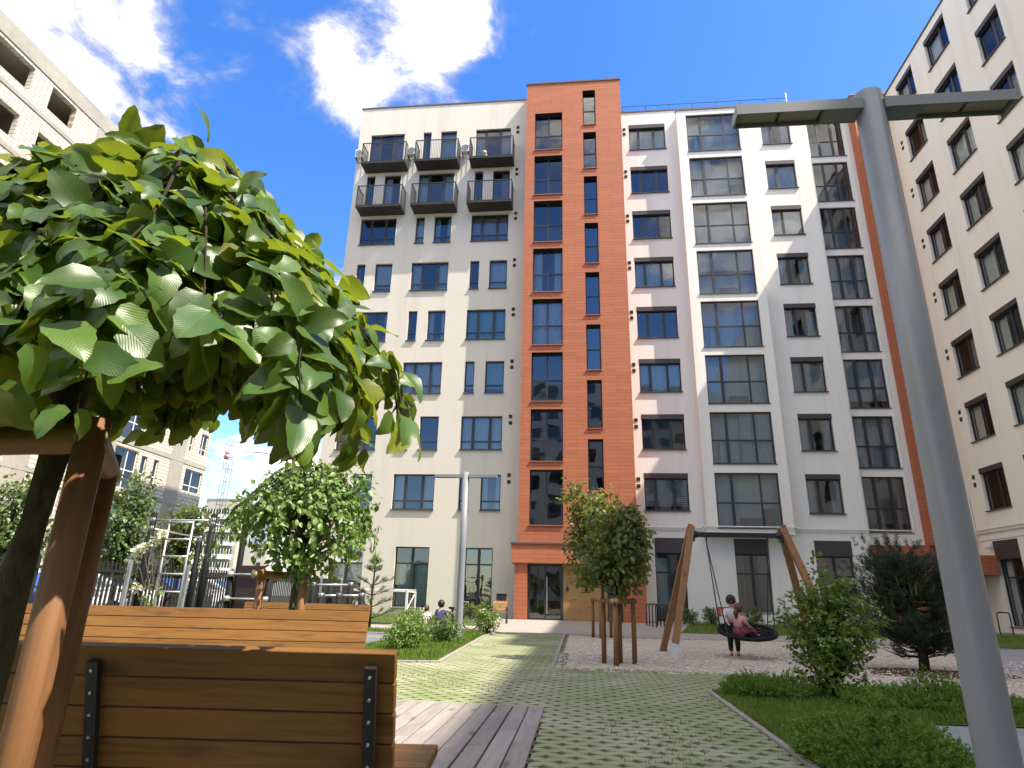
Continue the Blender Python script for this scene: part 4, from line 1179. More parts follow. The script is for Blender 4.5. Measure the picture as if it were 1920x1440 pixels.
for i in range(11): m.bar((-8.2,24.0,G+i*.1), (-6.1,24.0,G+i*.1), .008, .008)
m.build('net', M['acwhite'], gl)
sg = MB().box(5.98, 6.5, 30.0, 30.06, -.62, -.22, 0).box(6.08, 6.4, 29.985, 30.0, -.55, -.30, 1); sg.box(6.2, 6.28, 30.0, 30.05, G, -.62, 2)
tag(sg.build('lawn_sign', [M['redplate'], M['pinkcloth'], M['darkmetal']]), 'small red board on a post in the grass behind the swing', 'sign')
bag = MB().ball((-5.9, 33.5, 27.12), .2, 8, 6, 0, (1,.8,1.1)).ball((-5.95, 33.45, 27.42), .15, 8, 6, 1)
tag(bag.build('balcony_bundle', [M['wood_light'], M['acwhite']], None, True), 'white and orange bundle on the top balcony nearest the orange tower', 'bundle')

# ------------------------------------------------------------------ fence along the courtyard
fe = empty('metal_fence', (-11.5, 22, G), 'dark grey metal bar fence between the playground and the car park', 'fence')
y = 8.0; i = 0
while y < 33:
    m = MB()
    for k in range(17):
        yy = y+.06+k*.148; m.box(-11.53, -11.50, yy-.030, yy+.030, G+.06, G+1.62)
    m.box(-11.50, -11.46, y, y+2.5, G+.28, G+.34).box(-11.50, -11.46, y, y+2.5, G+1.38, G+1.44)
    m.build('panel', M['darkmetal'], fe)
    MB().box(-11.46, -11.38, y-.04, y+.04, G, G+1.7).build('post', M['steel'], fe)
    y += 2.5
cab = MB().box(-13.2, -12.2, 30.5, 31.7, G, G+1.55).box(-13.25, -12.15, 30.45, 31.75, G+1.55, G+1.62)
tag(cab.build('utility_cabinet', M['box']), 'dark utility cabinet behind the end of the metal fence', 'cabinet')

# ------------------------------------------------------------------ cars beyond the fence
def car(label, paint):
    root = empty('parked_car', (0,0,0), label, 'car', 'cars parked beyond the fence')
    prof = [(-2.15,.35),(-2.2,.62),(-2.12,.88),(-1.35,.98),(-.72,1.42),(.55,1.46),(1.25,1.05),(2.05,.92),(2.2,.65),(2.15,.35)]
    m = MB(); n = len(prof)
    def ring(y, k): return [(x, y*(1 if z < 1.0 else k), z) for x, z in prof]
    rings = [ring(-.86,.8), ring(-.80,.8), ring(.80,.8), ring(.86,.8)]
    rings[0] = [(x*.985, y, .36+(z-.36)*.94) for x, y, z in rings[0]]; rings[3] = [(x*.985, y, .36+(z-.36)*.94) for x, y, z in rings[3]]
    vs = [p for r in rings for p in r]; fs = []
    for i in range(3):
        for k in range(n): fs.append((i*n+k, i*n+(k+1)%n, (i+1)*n+(k+1)%n, (i+1)*n+k))
    fs.append(tuple(range(n-1,-1,-1))); fs.append(tuple(3*n+k for k in range(n)))
    m.add(vs, fs); m.build('body', paint, root, bevel=.03)
    g = MB()
    for s in (-1, 1):
        g.add([(-1.15,.80*s*.99,1.02),(1.1,.80*s*.99,1.02),(.5,.70*s,1.37),(-.68,.70*s,1.36)], [(0,1,2,3)])
    g.add([(1.22,-.66,1.10),(1.22,.66,1.10),(.62,.60,1.44),(.62,-.60,1.44)], [(0,1,2,3)]); g.add([(-1.34,-.66,1.03),(-1.34,.66,1.03),(-.78,.60,1.40),(-.78,-.60,1.40)], [(0,1,2,3)])
    for v in range(len(g.v)): x, y_, z = g.v[v]; g.v[v] = (x+(.03 if x > .55 and abs(y_) < .67 else (-.03 if x < -.7 and abs(y_) < .67 else 0)), y_+(.06*(1 if y_ > 0 else -1) if abs(y_) > .69 else 0), z)
    g.build('windows', M['glass_dark'], root)
    for x in (-1.35, 1.35):
        for s in (-1, 1):
            w_ = MB().tube([(x,.70*s,.32),(x,.885*s,.32)], .32, 20).build('wheel', M['black'], root)
            MB().tube([(x,.886*s,.32),(x,.895*s,.32)], .19, 12).build('rim', M['steel'], w_)
    for s in (-1, 1):
        MB().ball((2.1,.62*s,.72), .12, 8, 6, 0, (.6,1.2,.7)).build('headlight', M['acwhite'], root)
        MB().ball((-2.1,.62*s,.78), .11, 8, 6, 0, (.6,1.2,.8)).build('tail_light', M['redcloth'], root)
    return root
M['carwhite'] = pm('white_paint', (.70,.71,.72), .25, .02, bst=0, spec=.6); M['carblue'] = pm('blue_paint', (.02,.045,.16), .25, .02, bst=0, spec=.6); M['cardark'] = pm('dark_paint', (.03,.035,.045), .25, .02, bst=0, spec=.6)
c1 = car('white parked car behind the left part of the metal fence', M['carwhite']); c1.location = (-16.6, 14.2, G-.02); c1.rotation_euler = (0,0,Rad(4))
for loc, rz, lab, pt in (((-17.0, 17.6, G-.02), 184, 'dark blue parked car behind the fence, next to the white one', 'carblue'), ((-16.4, 20.8, G-.02), 2, 'white parked car behind the fence beneath the flowering bush', 'carwhite'), ((-16.8, 24.2, G-.02), 181, 'charcoal parked car behind the fence beyond the ladder', 'cardark'), ((-16.5, 27.5, G-.02), 3, 'white parked car farthest along the fence', 'carwhite'), ((-22.6, 18.4, G-.02), 94, 'dark blue parked car close to the unfinished block', 'carblue')):
    c = dup(c1, loc, lab, Rad(rz))
    for ch in c.children:
        if ch.name.startswith('body') and pt != 'carwhite':
            ch.data = ch.data.copy(); ch.data.materials[0] = M[pt]

# ------------------------------------------------------------------ outdoor exercise frame
wf = empty('outdoor_gym', (-8.6, 14, G), 'black post exercise frame with silver pull-up bars and a wall ladder', 'gym equipment')
def post(root, x, y, h, r=.066):
    p = MB().tube([(x,y,G),(x,y,G+h)], r, 14).ball((x,y,G+h), r*1.02, 12, 6, 0, (1,1,.7)).build('post', M['black'], root, True); return p
def hbar(root, a, b, r=.019):
    m = MB().tube([a, b], r, 8)
    for p in (a, b): m.tube([(p[0],p[1],p[2]-.05),(p[0],p[1],p[2]+.05)], .066, 12)
    return m.build('bar', M['steel'], root, True)
post(wf, -9.33, 13.1, 2.58); post(wf, -7.93, 13.1, 2.56); post(wf, -8.0, 14.6, 2.58); post(wf, -9.35, 15.0, 2.3)
hbar(wf, (-9.33,13.1,1.40), (-7.93,13.1,1.41)); hbar(wf, (-9.33,13.1,1.22), (-9.35,15.0,1.18)); hbar(wf, (-7.93,13.1,1.33), (-8.0,14.6,1.36)); hbar(wf, (-9.35,15.0,1.12), (-8.0,14.6,1.10))
m = MB(); 
for x in (-8.93, -8.38): m.tube([(x,13.08,G),(x,13.1,1.40)], .021, 8)
for k in range(7): m.tube([(-8.93,13.09,G+.25+k*.36),(-8.38,13.09,G+.25+k*.36)], .018, 8)
m.build('ladder', M['steel'], wf, True)
pf = empty('climbing_board', (-6.8, 13, G), 'dark brown exercise boards between black posts with silver rails', 'gym equipment')
M['brownboard'] = pm('brown_board', (.035,.018,.016), .5, bst=.05)
for x in (-7.25, -6.42): post(pf, x, 13.0, 1.35)
MB().box(-7.1, -6.55, 12.97, 13.03, G+.1, .48).build('board', M['brownboard'], pf, bevel=.01)
for z in (.30, -.18, -.62): hbar(pf, (-7.25,12.93,z), (-6.42,12.93,z), .022)
post(pf, -9.0, 13.6, .95); MB().box(-8.85, -8.35, 13.5, 13.56, G+.05, G+.62).build('board', M['brownboard'], pf, bevel=.01)
rb = empty('parallel_bars', (-5.3, 13.6, G), 'two levels of silver parallel bars on short black posts', 'gym equipment')
for x, y, h in ((-6.2,13.8,1.15), (-5.62,13.4,1.30), (-5.4,13.8,1.26), (-4.95,13.8,1.24), (-5.0,13.3,1.02), (-4.55,13.4,1.03), (-5.35,13.2,1.0)): post(rb, x, y, h)
for a, b in (((-6.2,13.8,.10),(-5.62,13.4,.12)), ((-5.62,13.4,.13),(-4.95,13.8,.15)), ((-5.35,13.2,-.08),(-5.0,13.3,-.07)), ((-5.0,13.3,-.07),(-4.55,13.4,-.06))): hbar(rb, a, b, .024)

# ------------------------------------------------------------------ tree stakes
def stakes(name, label, posts, top, r, bars, group=None, matw='wood_post', ends=.12):
    x, y = posts[0]; root = empty(name, (x, y, G), label, 'tree stakes', group)
    for k, (px, py) in enumerate(posts):
        MB().tube([(px,py,G-.05),(px+.006,py,(G+top)/2),(px,py,top)], [r*1.03,r,r*.97], 16).build('post', M[matw], root, True)
    for bi, (a, b) in enumerate(bars):
        e0, e1 = (ends, ends) if not hasattr(ends, '__len__') else ends[2*bi:2*bi+2]
        p, q = V3(posts[a]+(top-r*1.3,)), V3(posts[b]+(top-r*1.3,)); d = (q-p).normalized()
        MB().tube([p-d*e0, q+d*e1], r*1.0, 14, 0, False).tube([p-d*(e0+.002), p-d*(e0+.003)], r*.99, 14, 1).tube([q+d*(e1+.002), q+d*(e1+.003)], r*.99, 14, 1).build('rail', [M['wood'], M['woodend']], root, True)
    return root
stakes('tree_stakes', 'dark brown stakes and rails framing the foreground elm on the left', [(-1.343,1.56),(-1.655,2.02),(-2.35,1.66)], .44, .041, [(2,0),(0,1)], 'timber tree stakes', ends=(.1,-.02,.02,.12))
stakes('tree_stakes', 'stakes with a short log rail around the small weeping elm', [(-4.14,8.15),(-3.62,8.3),(-3.95,8.9)], .26, .052, [(0,2)], 'timber tree stakes', ends=.14)
stakes('tree_stakes', 'four stakes with top rails on the gravel around the nearer maple', [(.38,11.72),(.56,11.2),(.66,11.86),(.90,11.78)], .02, .042, [(1,0),(1,3)], 'timber tree stakes', ends=.08)
stakes('tree_stakes', 'thin stakes at the far edge of the gravel behind the maple', [(.33,19.1),(.53,18.7),(.84,19.3)], .02, .042, [(0,1),(1,2)], 'timber tree stakes', ends=.06)
# ------------------------------------------------------------------ foliage
def orth(d, n):
    d = d.normalized(); n = n - d*n.dot(d)
    if n.length < 1e-4: n = d.orthogonal()
    n.normalize(); return d, n, d.cross(n)
def leaf(mb, p, d, n, L, W, lod=1, curl=.5, fold=.25, r=rnd):
    d, n, s = orth(d, n)
    if lod == 2:
        ns = 8; cols = (-1, -.55, 0, .55, 1); vs = []; uv = []; q = V3(p); a = 0; cd = V3(d); cn = V3(n)
        tw = r.uniform(-.25,.25); ph = r.uniform(0,6.28)
        for i in range(ns+1):
            t = i/ns
            w = W*.5*(math.sin(math.pi*min(1,t**.62)**1.0)**.72 if t < .82 else math.sin(math.pi*(.82**.62))**.72*((1-t)/.18)**.62) if 0 < t < 1 else .0015
            ss = (s + cn*tw*t).normalized()
            for c in cols:
                ser = 1+(.07 if (i % 2) else -.03)*(abs(c) == 1)
                bl = .05*L*math.sin(ph+t*9+c*2)*abs(c)*.5
                vs.append(q + ss*(c*w*ser) + cn*(fold*w*abs(c)**1.3+bl)); uv.append((.5+c*.5*max(.12,w/(W*.5)), t))
            st = curl/ns*(.4+1.4*t)
            cd2 = (cd*math.cos(st) - cn*math.sin(st)); cn = (cn*math.cos(st) + cd*math.sin(st)); cd = cd2
            q = q + cd*(L/ns)
        m = len(cols); fs = [(i*m+k, i*m+k+1, (i+1)*m+k+1, (i+1)*m+k) for i in range(ns) for k in range(m-1)]
        mb.add(vs, fs, 0, uv)
    elif lod == 1:
        q1 = p+d*L*.42-n*curl*.06*L; tip = p+d*L*.96-n*curl*.34*L; f = n*fold*W*.5
        vs = [p, p+d*L*.25+s*W*.42+f*.7, p+d*L*.6+s*W*.44+f-n*curl*.12*L, tip, p+d*L*.6-s*W*.44+f-n*curl*.12*L, p+d*L*.25-s*W*.42+f*.7, q1]
        mb.add(vs, [(0,1,6), (1,2,6), (2,3,6), (3,4,6), (4,5,6), (5,0,6)])
    else:
        mb.add([p, p+d*L*.5+s*W*.5, p+d*L, p+d*L*.5-s*W*.5], [(0,1,2,3)])
def rvec(r):
    while True:
        v = V3((r.uniform(-1,1), r.uniform(-1,1), r.uniform(-1,1)))
        if .05 < v.length < 1: return v.normalized()

def weeping(root, cx, cy, top, R, zrim, zg, nb, L, lod, mat, barkm, seed, step, droop=1.0, tailrng=(.0,.25), jit=.03, asym=None):
    r = random.Random(seed); lv = MB(); br = MB()
    for b in range(nb):
        az = 2*math.pi*(b*.61803 % 1)+r.uniform(-.2,.2); lay = (1.0, .88, .70, .5)[b % 4]*r.uniform(.93,1.05)
        R0, zr0 = R, zrim
        if asym:
            fr_ = max(0, -math.sin(az)); bk = max(0, math.sin(az)); R0 = R*(1-asym[0]*fr_**3-asym[1]*bk); zr0 = zrim-asym[2]*fr_+asym[3]*bk
        Rm = R0*r.uniform(.72,1.06)*(1 if lay > .8 else .92); zt = zr0+(top-zr0)*lay*r.uniform(.93,1.03)
        tail = r.uniform(*tailrng); wob = r.uniform(-.35,.35); ends = []
        pts = []; nseg = 16
        for i in range(nseg+1):
            t = i/nseg; rr_ = Rm*(.06+.94*t**.85); a2 = az+wob*t*t
            z = zt-(zt-zr0)*(rr_/R0)**2.0*1.0 if rr_ > R0*.22 else zg+(zt-(zt-zr0)*.05-zg)*min(1,(rr_/(R0*.22))**.6)
            z += .03*math.sin(t*9+b)
            pts.append(V3((cx+rr_*math.cos(a2), cy+rr_*math.sin(a2), z)))
        if tail > .04:
            e = pts[-1]
            for k in range(1, int(tail/.06)+1): pts.append(e+V3((math.cos(az)*.012*k, math.sin(az)*.012*k, -.06*k)))
        br.tube(pts, [max(.0028, .013*(1-i/len(pts))) for i in range(len(pts))], 5)
        sd = 1; acc = 0
        for i in range(2, len(pts)-1):
            seg = pts[i+1]-pts[i]; ln = seg.length; tg = seg.normalized(); acc += ln
            while acc > step:
                acc -= step; sd = -sd
                p = pts[i]+seg*r.random()
                out = V3((p.x-cx, p.y-cy, 0)); ro = out.length/R; out = out.normalized() if out.length > .01 else V3((1,0,0))
                side = tg.cross(V3((0,0,1))); side = side.normalized() if side.length > .01 else V3((1,0,0))
                d = tg*r.uniform(-.1,.8) + side*sd*r.uniform(.1,1.0) + V3((0,0,-1))*r.uniform(-.05,.6)*droop*(.5+ro) + rvec(r)*.5
                n = V3((0,0,1))*r.uniform(.5,1.0) + out*(.25+.75*ro) + rvec(r)*.6
                l = L*r.uniform(.62,1.2)
                p2 = p + d.normalized()*.02 + rvec(r)*jit*r.random()
                leaf(lv, p2, d, n, l, l*r.uniform(.58,.72), lod, r.uniform(.1,1.1), r.uniform(.05,.4), r)
    lv.build('foliage', mat, root, lod == 2)
    br.build('branches', barkm, root, True)
    return lv

# foreground weeping elm
e1 = empty('weeping_elm', (-1.70, 1.84, G), 'large weeping elm with broad ribbed leaves filling the left foreground', 'tree', 'weeping elms tied to stakes')
tr = MB(); tr.tube([(-1.75,1.84,G-.05),(-1.76,1.84,-.75),(-1.745,1.86,-.42),(-1.70,1.83,-.2),(-1.725,1.84,0),(-1.72,1.85,.2),(-1.69,1.83,.42),(-1.68,1.82,.62),(-1.66,1.80,.85),(-1.67,1.80,1.1)], [.050,.044,.049,.038,.046,.036,.042,.05,.04,.03], 18)
tr.build('trunk', M['bark'], e1, True)
tr = MB().tube([(-1.69,1.83,.42),(-1.62,1.68,.50),(-1.60,1.60,.56)], [.045,.040,.038], 12).tube([(-1.6005,1.601,.561),(-1.5995,1.599,.5625)], .036, 12, 1)
tr.build('cut_stub', [M['bark'], M['woodend']], e1)
weeping(e1, -1.70, 2.0, 1.61, 1.05, .70, .66, 196, .134, 2, M['elm'], M['barkdark'], 4, .028, .8, (.02,.20), .06, (.26,.05,.26,.14))
# smaller weeping elm beyond the benches
e2 = empty('weeping_elm', (-3.80, 8.45, G), 'small round headed weeping elm with trailing branches in front of the exercise bars', 'tree', 'weeping elms tied to stakes')
MB().tube([(-3.80,8.45,G),(-3.81,8.45,-.3),(-3.78,8.46,.3),(-3.80,8.45,.9),(-3.82,8.45,1.3)], [.05,.045,.042,.04,.02], 10).build('trunk', M['bark'], e2, True)
def crown(root, lobes, ncl, per, L, mat, seed, lod=1, shell=.55, droop=.5, cr=.13, up=.0, name='foliage', flowers=0):
    r = random.Random(seed); mb = MB(); tips = []
    vol = [lo[1][0]*lo[1][1]*lo[1][2] for lo in lobes]; tot = sum(vol)
    for i in range(ncl):
        t = r.random()*tot; k = 0
        while t > vol[k] and k < len(vol)-1: t -= vol[k]; k += 1
        c, rad = lobes[k]; v = rvec(r); m = r.uniform(shell**3, 1)**(1/3)*r.uniform(.9,1.08)
        p = V3((c[0]+v.x*rad[0]*m, c[1]+v.y*rad[1]*m, c[2]+v.z*rad[2]*m))
        if p.z < G+.04: continue
        out = (V3((v.x/rad[0], v.y/rad[1], v.z/rad[2]))).normalized(); tips.append((p, V3(c)))
        ax = (out+V3((0,0,up))+rvec(r)*.35).normalized()
        for j in range(per):
            q = p + ax*r.uniform(-.7,.7)*cr + rvec(r)*cr*.6
            d = out*.5 + rvec(r)*.9 + V3((0,0,-droop)) + ax*.3
            n = V3((0,0,.8)) + out*.5 + rvec(r)*.6
            l = L*r.uniform(.6,1.25)
            leaf(mb, q, d, n, l, l*r.uniform(.55,.8), lod, r.uniform(.1,.9), r.uniform(.05,.35), r)
    if flowers:
        n0 = len(mb.f)
        for p, c in r.sample(tips, flowers):
            for _ in range(9): leaf(mb, p+rvec(r)*.05+V3((0,0,.05)), rvec(r), rvec(r), .05, .045, 0, r=r)
        for k in range(n0, len(mb.f)): mb.m[k] = 1
    mb.build(name, [mat, M['flower']] if flowers else mat, root)
    return tips
def limbs(root, base, tips, n, r0, mat, seed, name='limbs', split=.35):
    r = random.Random(seed); m = MB(); base = V3(base)
    for p, c in r.sample(tips, min(n, len(tips))):
        a = base+V3((0,0,max(0,(p.z-base.z))*split*r.uniform(.3,1))); mid = (a*.45+p*.55)+rvec(r)*.06*(p-a).length
        m.tube([a, mid, p], [r0, r0*.6, r0*.22], 5)
    m.build(name, mat, root, True)
weeping(e2, -3.82, 8.45, 1.72, 1.0, .82, .6, 64, .095, 1, M['elm_far'], M['barkdark'], 9, .036, 1.0, (.0,.55), .07)
tp = crown(e2, [((-3.95,8.45,1.25),(.62,.6,.42)), ((-3.45,8.45,1.32),(.5,.55,.38)), ((-3.72,8.45,.72),(.42,.4,.45)), ((-4.42,8.4,1.02),(.36,.4,.32)), ((-3.08,8.5,1.0),(.26,.35,.42)), ((-3.55,8.4,.32),(.26,.25,.2)), ((-4.62,8.3,.86),(.2,.2,.14)), ((-4.12,8.4,.45),(.2,.2,.25)), ((-3.7,8.35,.42),(.42,.3,.28)), ((-3.28,8.4,.55),(.3,.3,.3))], 390, 7, .10, M['elm_far'], 10, 1, .3, .9, .12)
limbs(e2, (-3.80,8.45,.2), tp, 40, .012, M['barkdark'], 5, 'limbs')
MB().tube([(-3.95,8.4,1.6),(-4.2,8.35,1.80),(-4.45,8.3,1.84),(-4.72,8.3,1.86)], [.010,.008,.006,.004], 5).build('twig', M['barkdark'], e2, True)
# maples
m1 = empty('maple_tree', (.62,11.6,G), 'small dark leaved maple rising from the four stakes on the gravel', 'tree', 'young maples')
MB().tube([(.62,11.6,G),(.60,11.6,-.2),(.63,11.6,.4),(.60,11.6,1.2),(.55,11.6,1.8)], [.035,.03,.028,.02,.008], 8).build('trunk', M['bark'], m1, True)
tp = crown(m1, [((.66,11.6,.95),(.50,.55,.72)), ((.95,11.6,.95),(.30,.4,.45)), ((.40,11.6,1.42),(.28,.35,.48)), ((.24,11.55,.52),(.34,.35,.34)), ((.72,11.6,.38),(.42,.45,.34)), ((.92,11.65,1.32),(.2,.3,.3))], 460, 7, .105, M['maple'], 31, 1, .35, .8, .14)
limbs(m1, (.62,11.6,.0), tp, 60, .014, M['barkdark'], 1)
m2 = empty('maple_tree', (.60,18.95,G), 'taller maple behind, its yellowish upper left foliage in the sun', 'tree', 'young maples')
MB().tube([(.60,18.95,G),(.62,18.95,0),(.58,18.95,1.2),(.52,18.95,2.4),(.4,18.95,3.2)], [.05,.045,.04,.03,.01], 8).build('trunk', M['bark'], m2, True)
tp = crown(m2, [((.35,18.95,2.0),(.62,.75,1.0)), ((.95,18.95,1.5),(.75,.8,.8)), ((-.08,18.9,2.75),(.42,.45,.72)), ((-.15,18.9,1.55),(.36,.5,.5)), ((1.15,18.95,.95),(.6,.7,.55)), ((-.2,18.9,3.15),(.24,.25,.36)), ((-.1,18.9,.75),(.3,.4,.3))], 620, 7, .125, M['maple'], 33, 1, .3, .55, .17, .3)
limbs(m2, (.60,18.95,.4), tp, 80, .018, M['barkdark'], 2)
# right hand shrub
s1 = empty('leafy_shrub', (2.95,8.5,G), 'tall light green leafy shrub standing before the swing on the right', 'shrub')
tp = crown(s1, [((2.98,8.5,-.38),(.46,.42,.42)), ((2.70,8.45,-.18),(.30,.3,.36)), ((3.0,8.5,.16),(.20,.22,.36)), ((3.32,8.55,-.18),(.30,.3,.34)), ((2.92,8.45,-.72),(.42,.4,.28)), ((3.12,8.5,.0),(.3,.3,.32)), ((2.74,8.5,.12),(.12,.15,.2)), ((2.99,8.5,.46),(.09,.1,.2)), ((2.5,8.45,-.05),(.1,.12,.2)), ((3.45,8.5,.0),(.12,.12,.16))], 620, 7, .062, M['shrubleaf'], 41, 1, .2, .15, .085, .7)
limbs(s1, (2.95,8.5,G), tp, 110, .010, M['barkdark'], 3, 'stems', .5)

# conifers
def needles(mb, p, d, Ls, n, nl, w, r, spread=.8, tipup=.0):
    d = d.normalized(); a = d.orthogonal().normalized(); b = d.cross(a)
    for i in range(n):
        t = r.random(); q = p+d*Ls*t; an = r.uniform(0,6.28)
        o = (a*math.cos(an)+b*math.sin(an))*spread + d*r.uniform(.4,1.0); o.normalize()
        s = o.cross(rvec(r)); s = s.normalized()*w if s.length > .01 else a*w
        l = nl*r.uniform(.7,1.2)
        mb.add([q-s, q+s, q+o*l+s*.2], [(0,1,2)])
sp = empty('mountain_pine', (5.70,12.1,G), 'dark bushy mountain pine on the gravel beside the big lamp post', 'tree')
r = random.Random(51); nb_ = MB(); bb = MB()
bb.tube([(5.70,12.1,G),(5.72,12.1,-.7),(5.68,12.1,0),(5.72,12.1,.7)], [.085,.075,.055,.02], 10)
for i in range(200):
    zb = r.uniform(-.72,.72); az = r.uniform(0,6.28); t = (zb+.72)/1.44
    Rm = (1.22-.46*t)*(.55 if zb < -.55 else 1)*r.uniform(.5,1.0)
    e = V3((5.72+Rm*math.cos(az), 12.1+Rm*math.sin(az)*.9, zb+r.uniform(-.05,.3)*(1+.5*t)))
    base = V3((5.71,12.1,zb-.1)); mid = base.lerp(e,.55)+V3((0,0,-.06)); bb.tube([base,mid,e],[.014,.01,.004],4)
    for j in range(7):
        k = r.uniform(.35,1.05); p = base.lerp(e,k)+rvec(r)*.10
        d = (e-base).normalized()*.5+V3((0,0,r.uniform(.2,1.0)))+rvec(r)*.5
        needles(nb_, p, d, r.uniform(.12,.22), 44, .075, .0035, r, .9)
nb_.build('foliage', M['spruce'], sp); bb.build('trunk', M['barkdark'], sp, True)
q = MB()
for i in range(34):
    az = r.uniform(0,6.28); t = r.uniform(.2,1); Rm = 1.0*(1-.55*t)*r.uniform(.6,1.05); p = V3((5.72+Rm*math.cos(az), 12.1+Rm*math.sin(az), -.35+1.25*t*r.uniform(.8,1.05)))
    d = V3((math.cos(az)*.35, math.sin(az)*.35, 1)); L = r.uniform(.10,.22); q.tube([p, p+d.normalized()*L], [.011,.006], 5, 1); needles(q, p, d, L, 26, .035, .002, r, .6)
for i in range(5):
    p = V3((5.05+.03*i, 12.0+.05*i, .62-.14*i)); d = V3((-.7,0,.55)); q.tube([p+V3((.3,0,-.1)), p, p+d.normalized()*.16], [.012,.011,.006], 5, 1); needles(q, p, d, .18, 40, .03, .002, r, .6)
q.build('new_shoots', [M['spruce'], M['pine']], sp)
def juniper(x, y, rx, ry, h, n, label, seed):
    root = empty('juniper', (x,y,G), label, 'shrub', 'low spreading junipers'); r = random.Random(seed); m = MB(); st = MB()
    for i in range(n):
        az = r.uniform(0,6.28); rr_ = math.sqrt(r.random()); px, py = x+rx*rr_*math.cos(az), y+ry*rr_*math.sin(az)
        bump = .66+.75*mnoise.noise((px*3.4, py*3.4, seed)); z = G+.03+h*max(.12,(1-.72*rr_**2.2)*bump)*r.uniform(.25,1.05)
        p = V3((px,py,z)); d = V3((math.cos(az)*.8*rr_, math.sin(az)*.8*rr_, r.uniform(.25,.9)))+rvec(r)*.45
        needles(m, p, d, r.uniform(.06,.13), 24, .026, .0055, r, .75)
        if i % 9 == 0: st.tube([(x+rx*.3*rr_*math.cos(az), y+ry*.3*rr_*math.sin(az), G), p.lerp(V3((x,y,G+.1)),.3), p], [.008,.006,.002], 4)
    m.build('foliage', M['juniper'], root); st.build('stems', M['barkdark'], root)
juniper(2.15, 8.38, .46, .36, .24, 800, 'low juniper at the near left foot of the leafy shrub', 61)
juniper(3.75, 7.85, .88, .55, .28, 1900, 'wide low juniper between the leafy shrub and the big lamp post', 62)
juniper(2.02, 5.12, .50, .62, .34, 2000, 'low juniper closest to the viewer beside the paving on the right', 63)
pn = empty('pine_sapling', (-6.46,20.0,G), 'slender pine sapling with whorled branches right of the long benches', 'tree')
q = MB(); b_ = MB().tube([(-6.46,20,G),(-6.47,20,-.2),(-6.45,20,.6),(-6.45,20,1.05)], [.045,.035,.025,.012], 8); r = random.Random(71)
for zb, Rm, n in ((-.75,.72,6),(-.42,.70,6),(-.08,.62,6),(.22,.55,5),(.62,.22,5),(.85,.14,4)):
    for i in range(n):
        az = 6.28*i/n+r.uniform(-.3,.3); e = V3((-6.45+Rm*math.cos(az), 20+Rm*math.sin(az), zb+Rm*.35)); s_ = V3((-6.46,20,zb)); b_.tube([s_,e],[.013,.005],5)
        for j in range(7):
            needles(q, s_.lerp(e, r.uniform(.3,1)), (e-s_)+V3((0,0,.25))+rvec(r)*.2, .16, 30, .10, .004, r, .6)
for j in range(7): needles(q, V3((-6.45,20,.75+.04*j)), V3((r.uniform(-.3,.3),r.uniform(-.3,.3),1)), .22, 40, .11, .004, r, .5)
q.build('foliage', M['pine'], pn); b_.build('trunk', M['barkdark'], pn, True)

def bush(x, y, rx, h, ncl, label, seed, mat='bushleaf', L=.06, ry=None, name='bush', flowers=0, group=None):
    root = empty(name, (x,y,G), label, 'bush', group); ry = ry or rx; r = random.Random(seed)
    lobes = [((x+rx*r.uniform(-.55,.55), y+ry*r.uniform(-.5,.5), G+h*r.uniform(.35,.7)), (rx*r.uniform(.4,.65), ry*r.uniform(.4,.65), h*r.uniform(.28,.42))) for _ in range(6)]
    lobes.append(((x,y,G+h*.4),(rx*.8,ry*.8,h*.4)))
    tp = crown(root, lobes, ncl, 6, L, M[mat], seed, 1, .3, .1, .08, .6, flowers=flowers)
    limbs(root, (x,y,G), tp, 30, .007, M['barkdark'], seed, 'stems', .5)
    return root
bush(-3.42, 12.9, .50, .72, 330, 'bright green bush at the front corner of the lawn beside the paved path', 81, flowers=10)
bush(-2.98, 14.6, .42, .62, 220, 'loose grey green bush between the front bush and the lamp post', 82, 'treeleaf', .055)
bush(-2.62, 18.6, .42, .85, 260, 'rounded bush just right of the far lamp post with pale blossoms', 83, flowers=16)
bush(-3.9, 17.0, .45, .62, 200, 'low bush just left of the far lamp post', 84, 'treeleaf', .05)
bush(-5.75, 22.3, .62, .62, 260, 'yellow green bush in front of the white goal', 85, 'bushleaf', .07)
bush(4.85, 30.6, .40, .75, 160, 'narrow plant by the wall behind the left swing leg', 86, 'treeleaf', .08)
bush(5.85, 31.2, .42, .85, 170, 'plant by the white wall just left of the net seat', 87, 'treeleaf', .08)
bush(7.6, 30.8, .5, .8, 190, 'dark plant by the wall right of the net seat', 88, 'maple', .08)
bush(9.2, 30.5, .5, .7, 170, 'plant by the wall between the swing and the leafy shrub', 89, 'treeleaf', .08)
bush(-4.9, 30.2, .6, .7, 190, 'low plants under the dark shop window left of the entrance bench', 90, 'maple', .09)
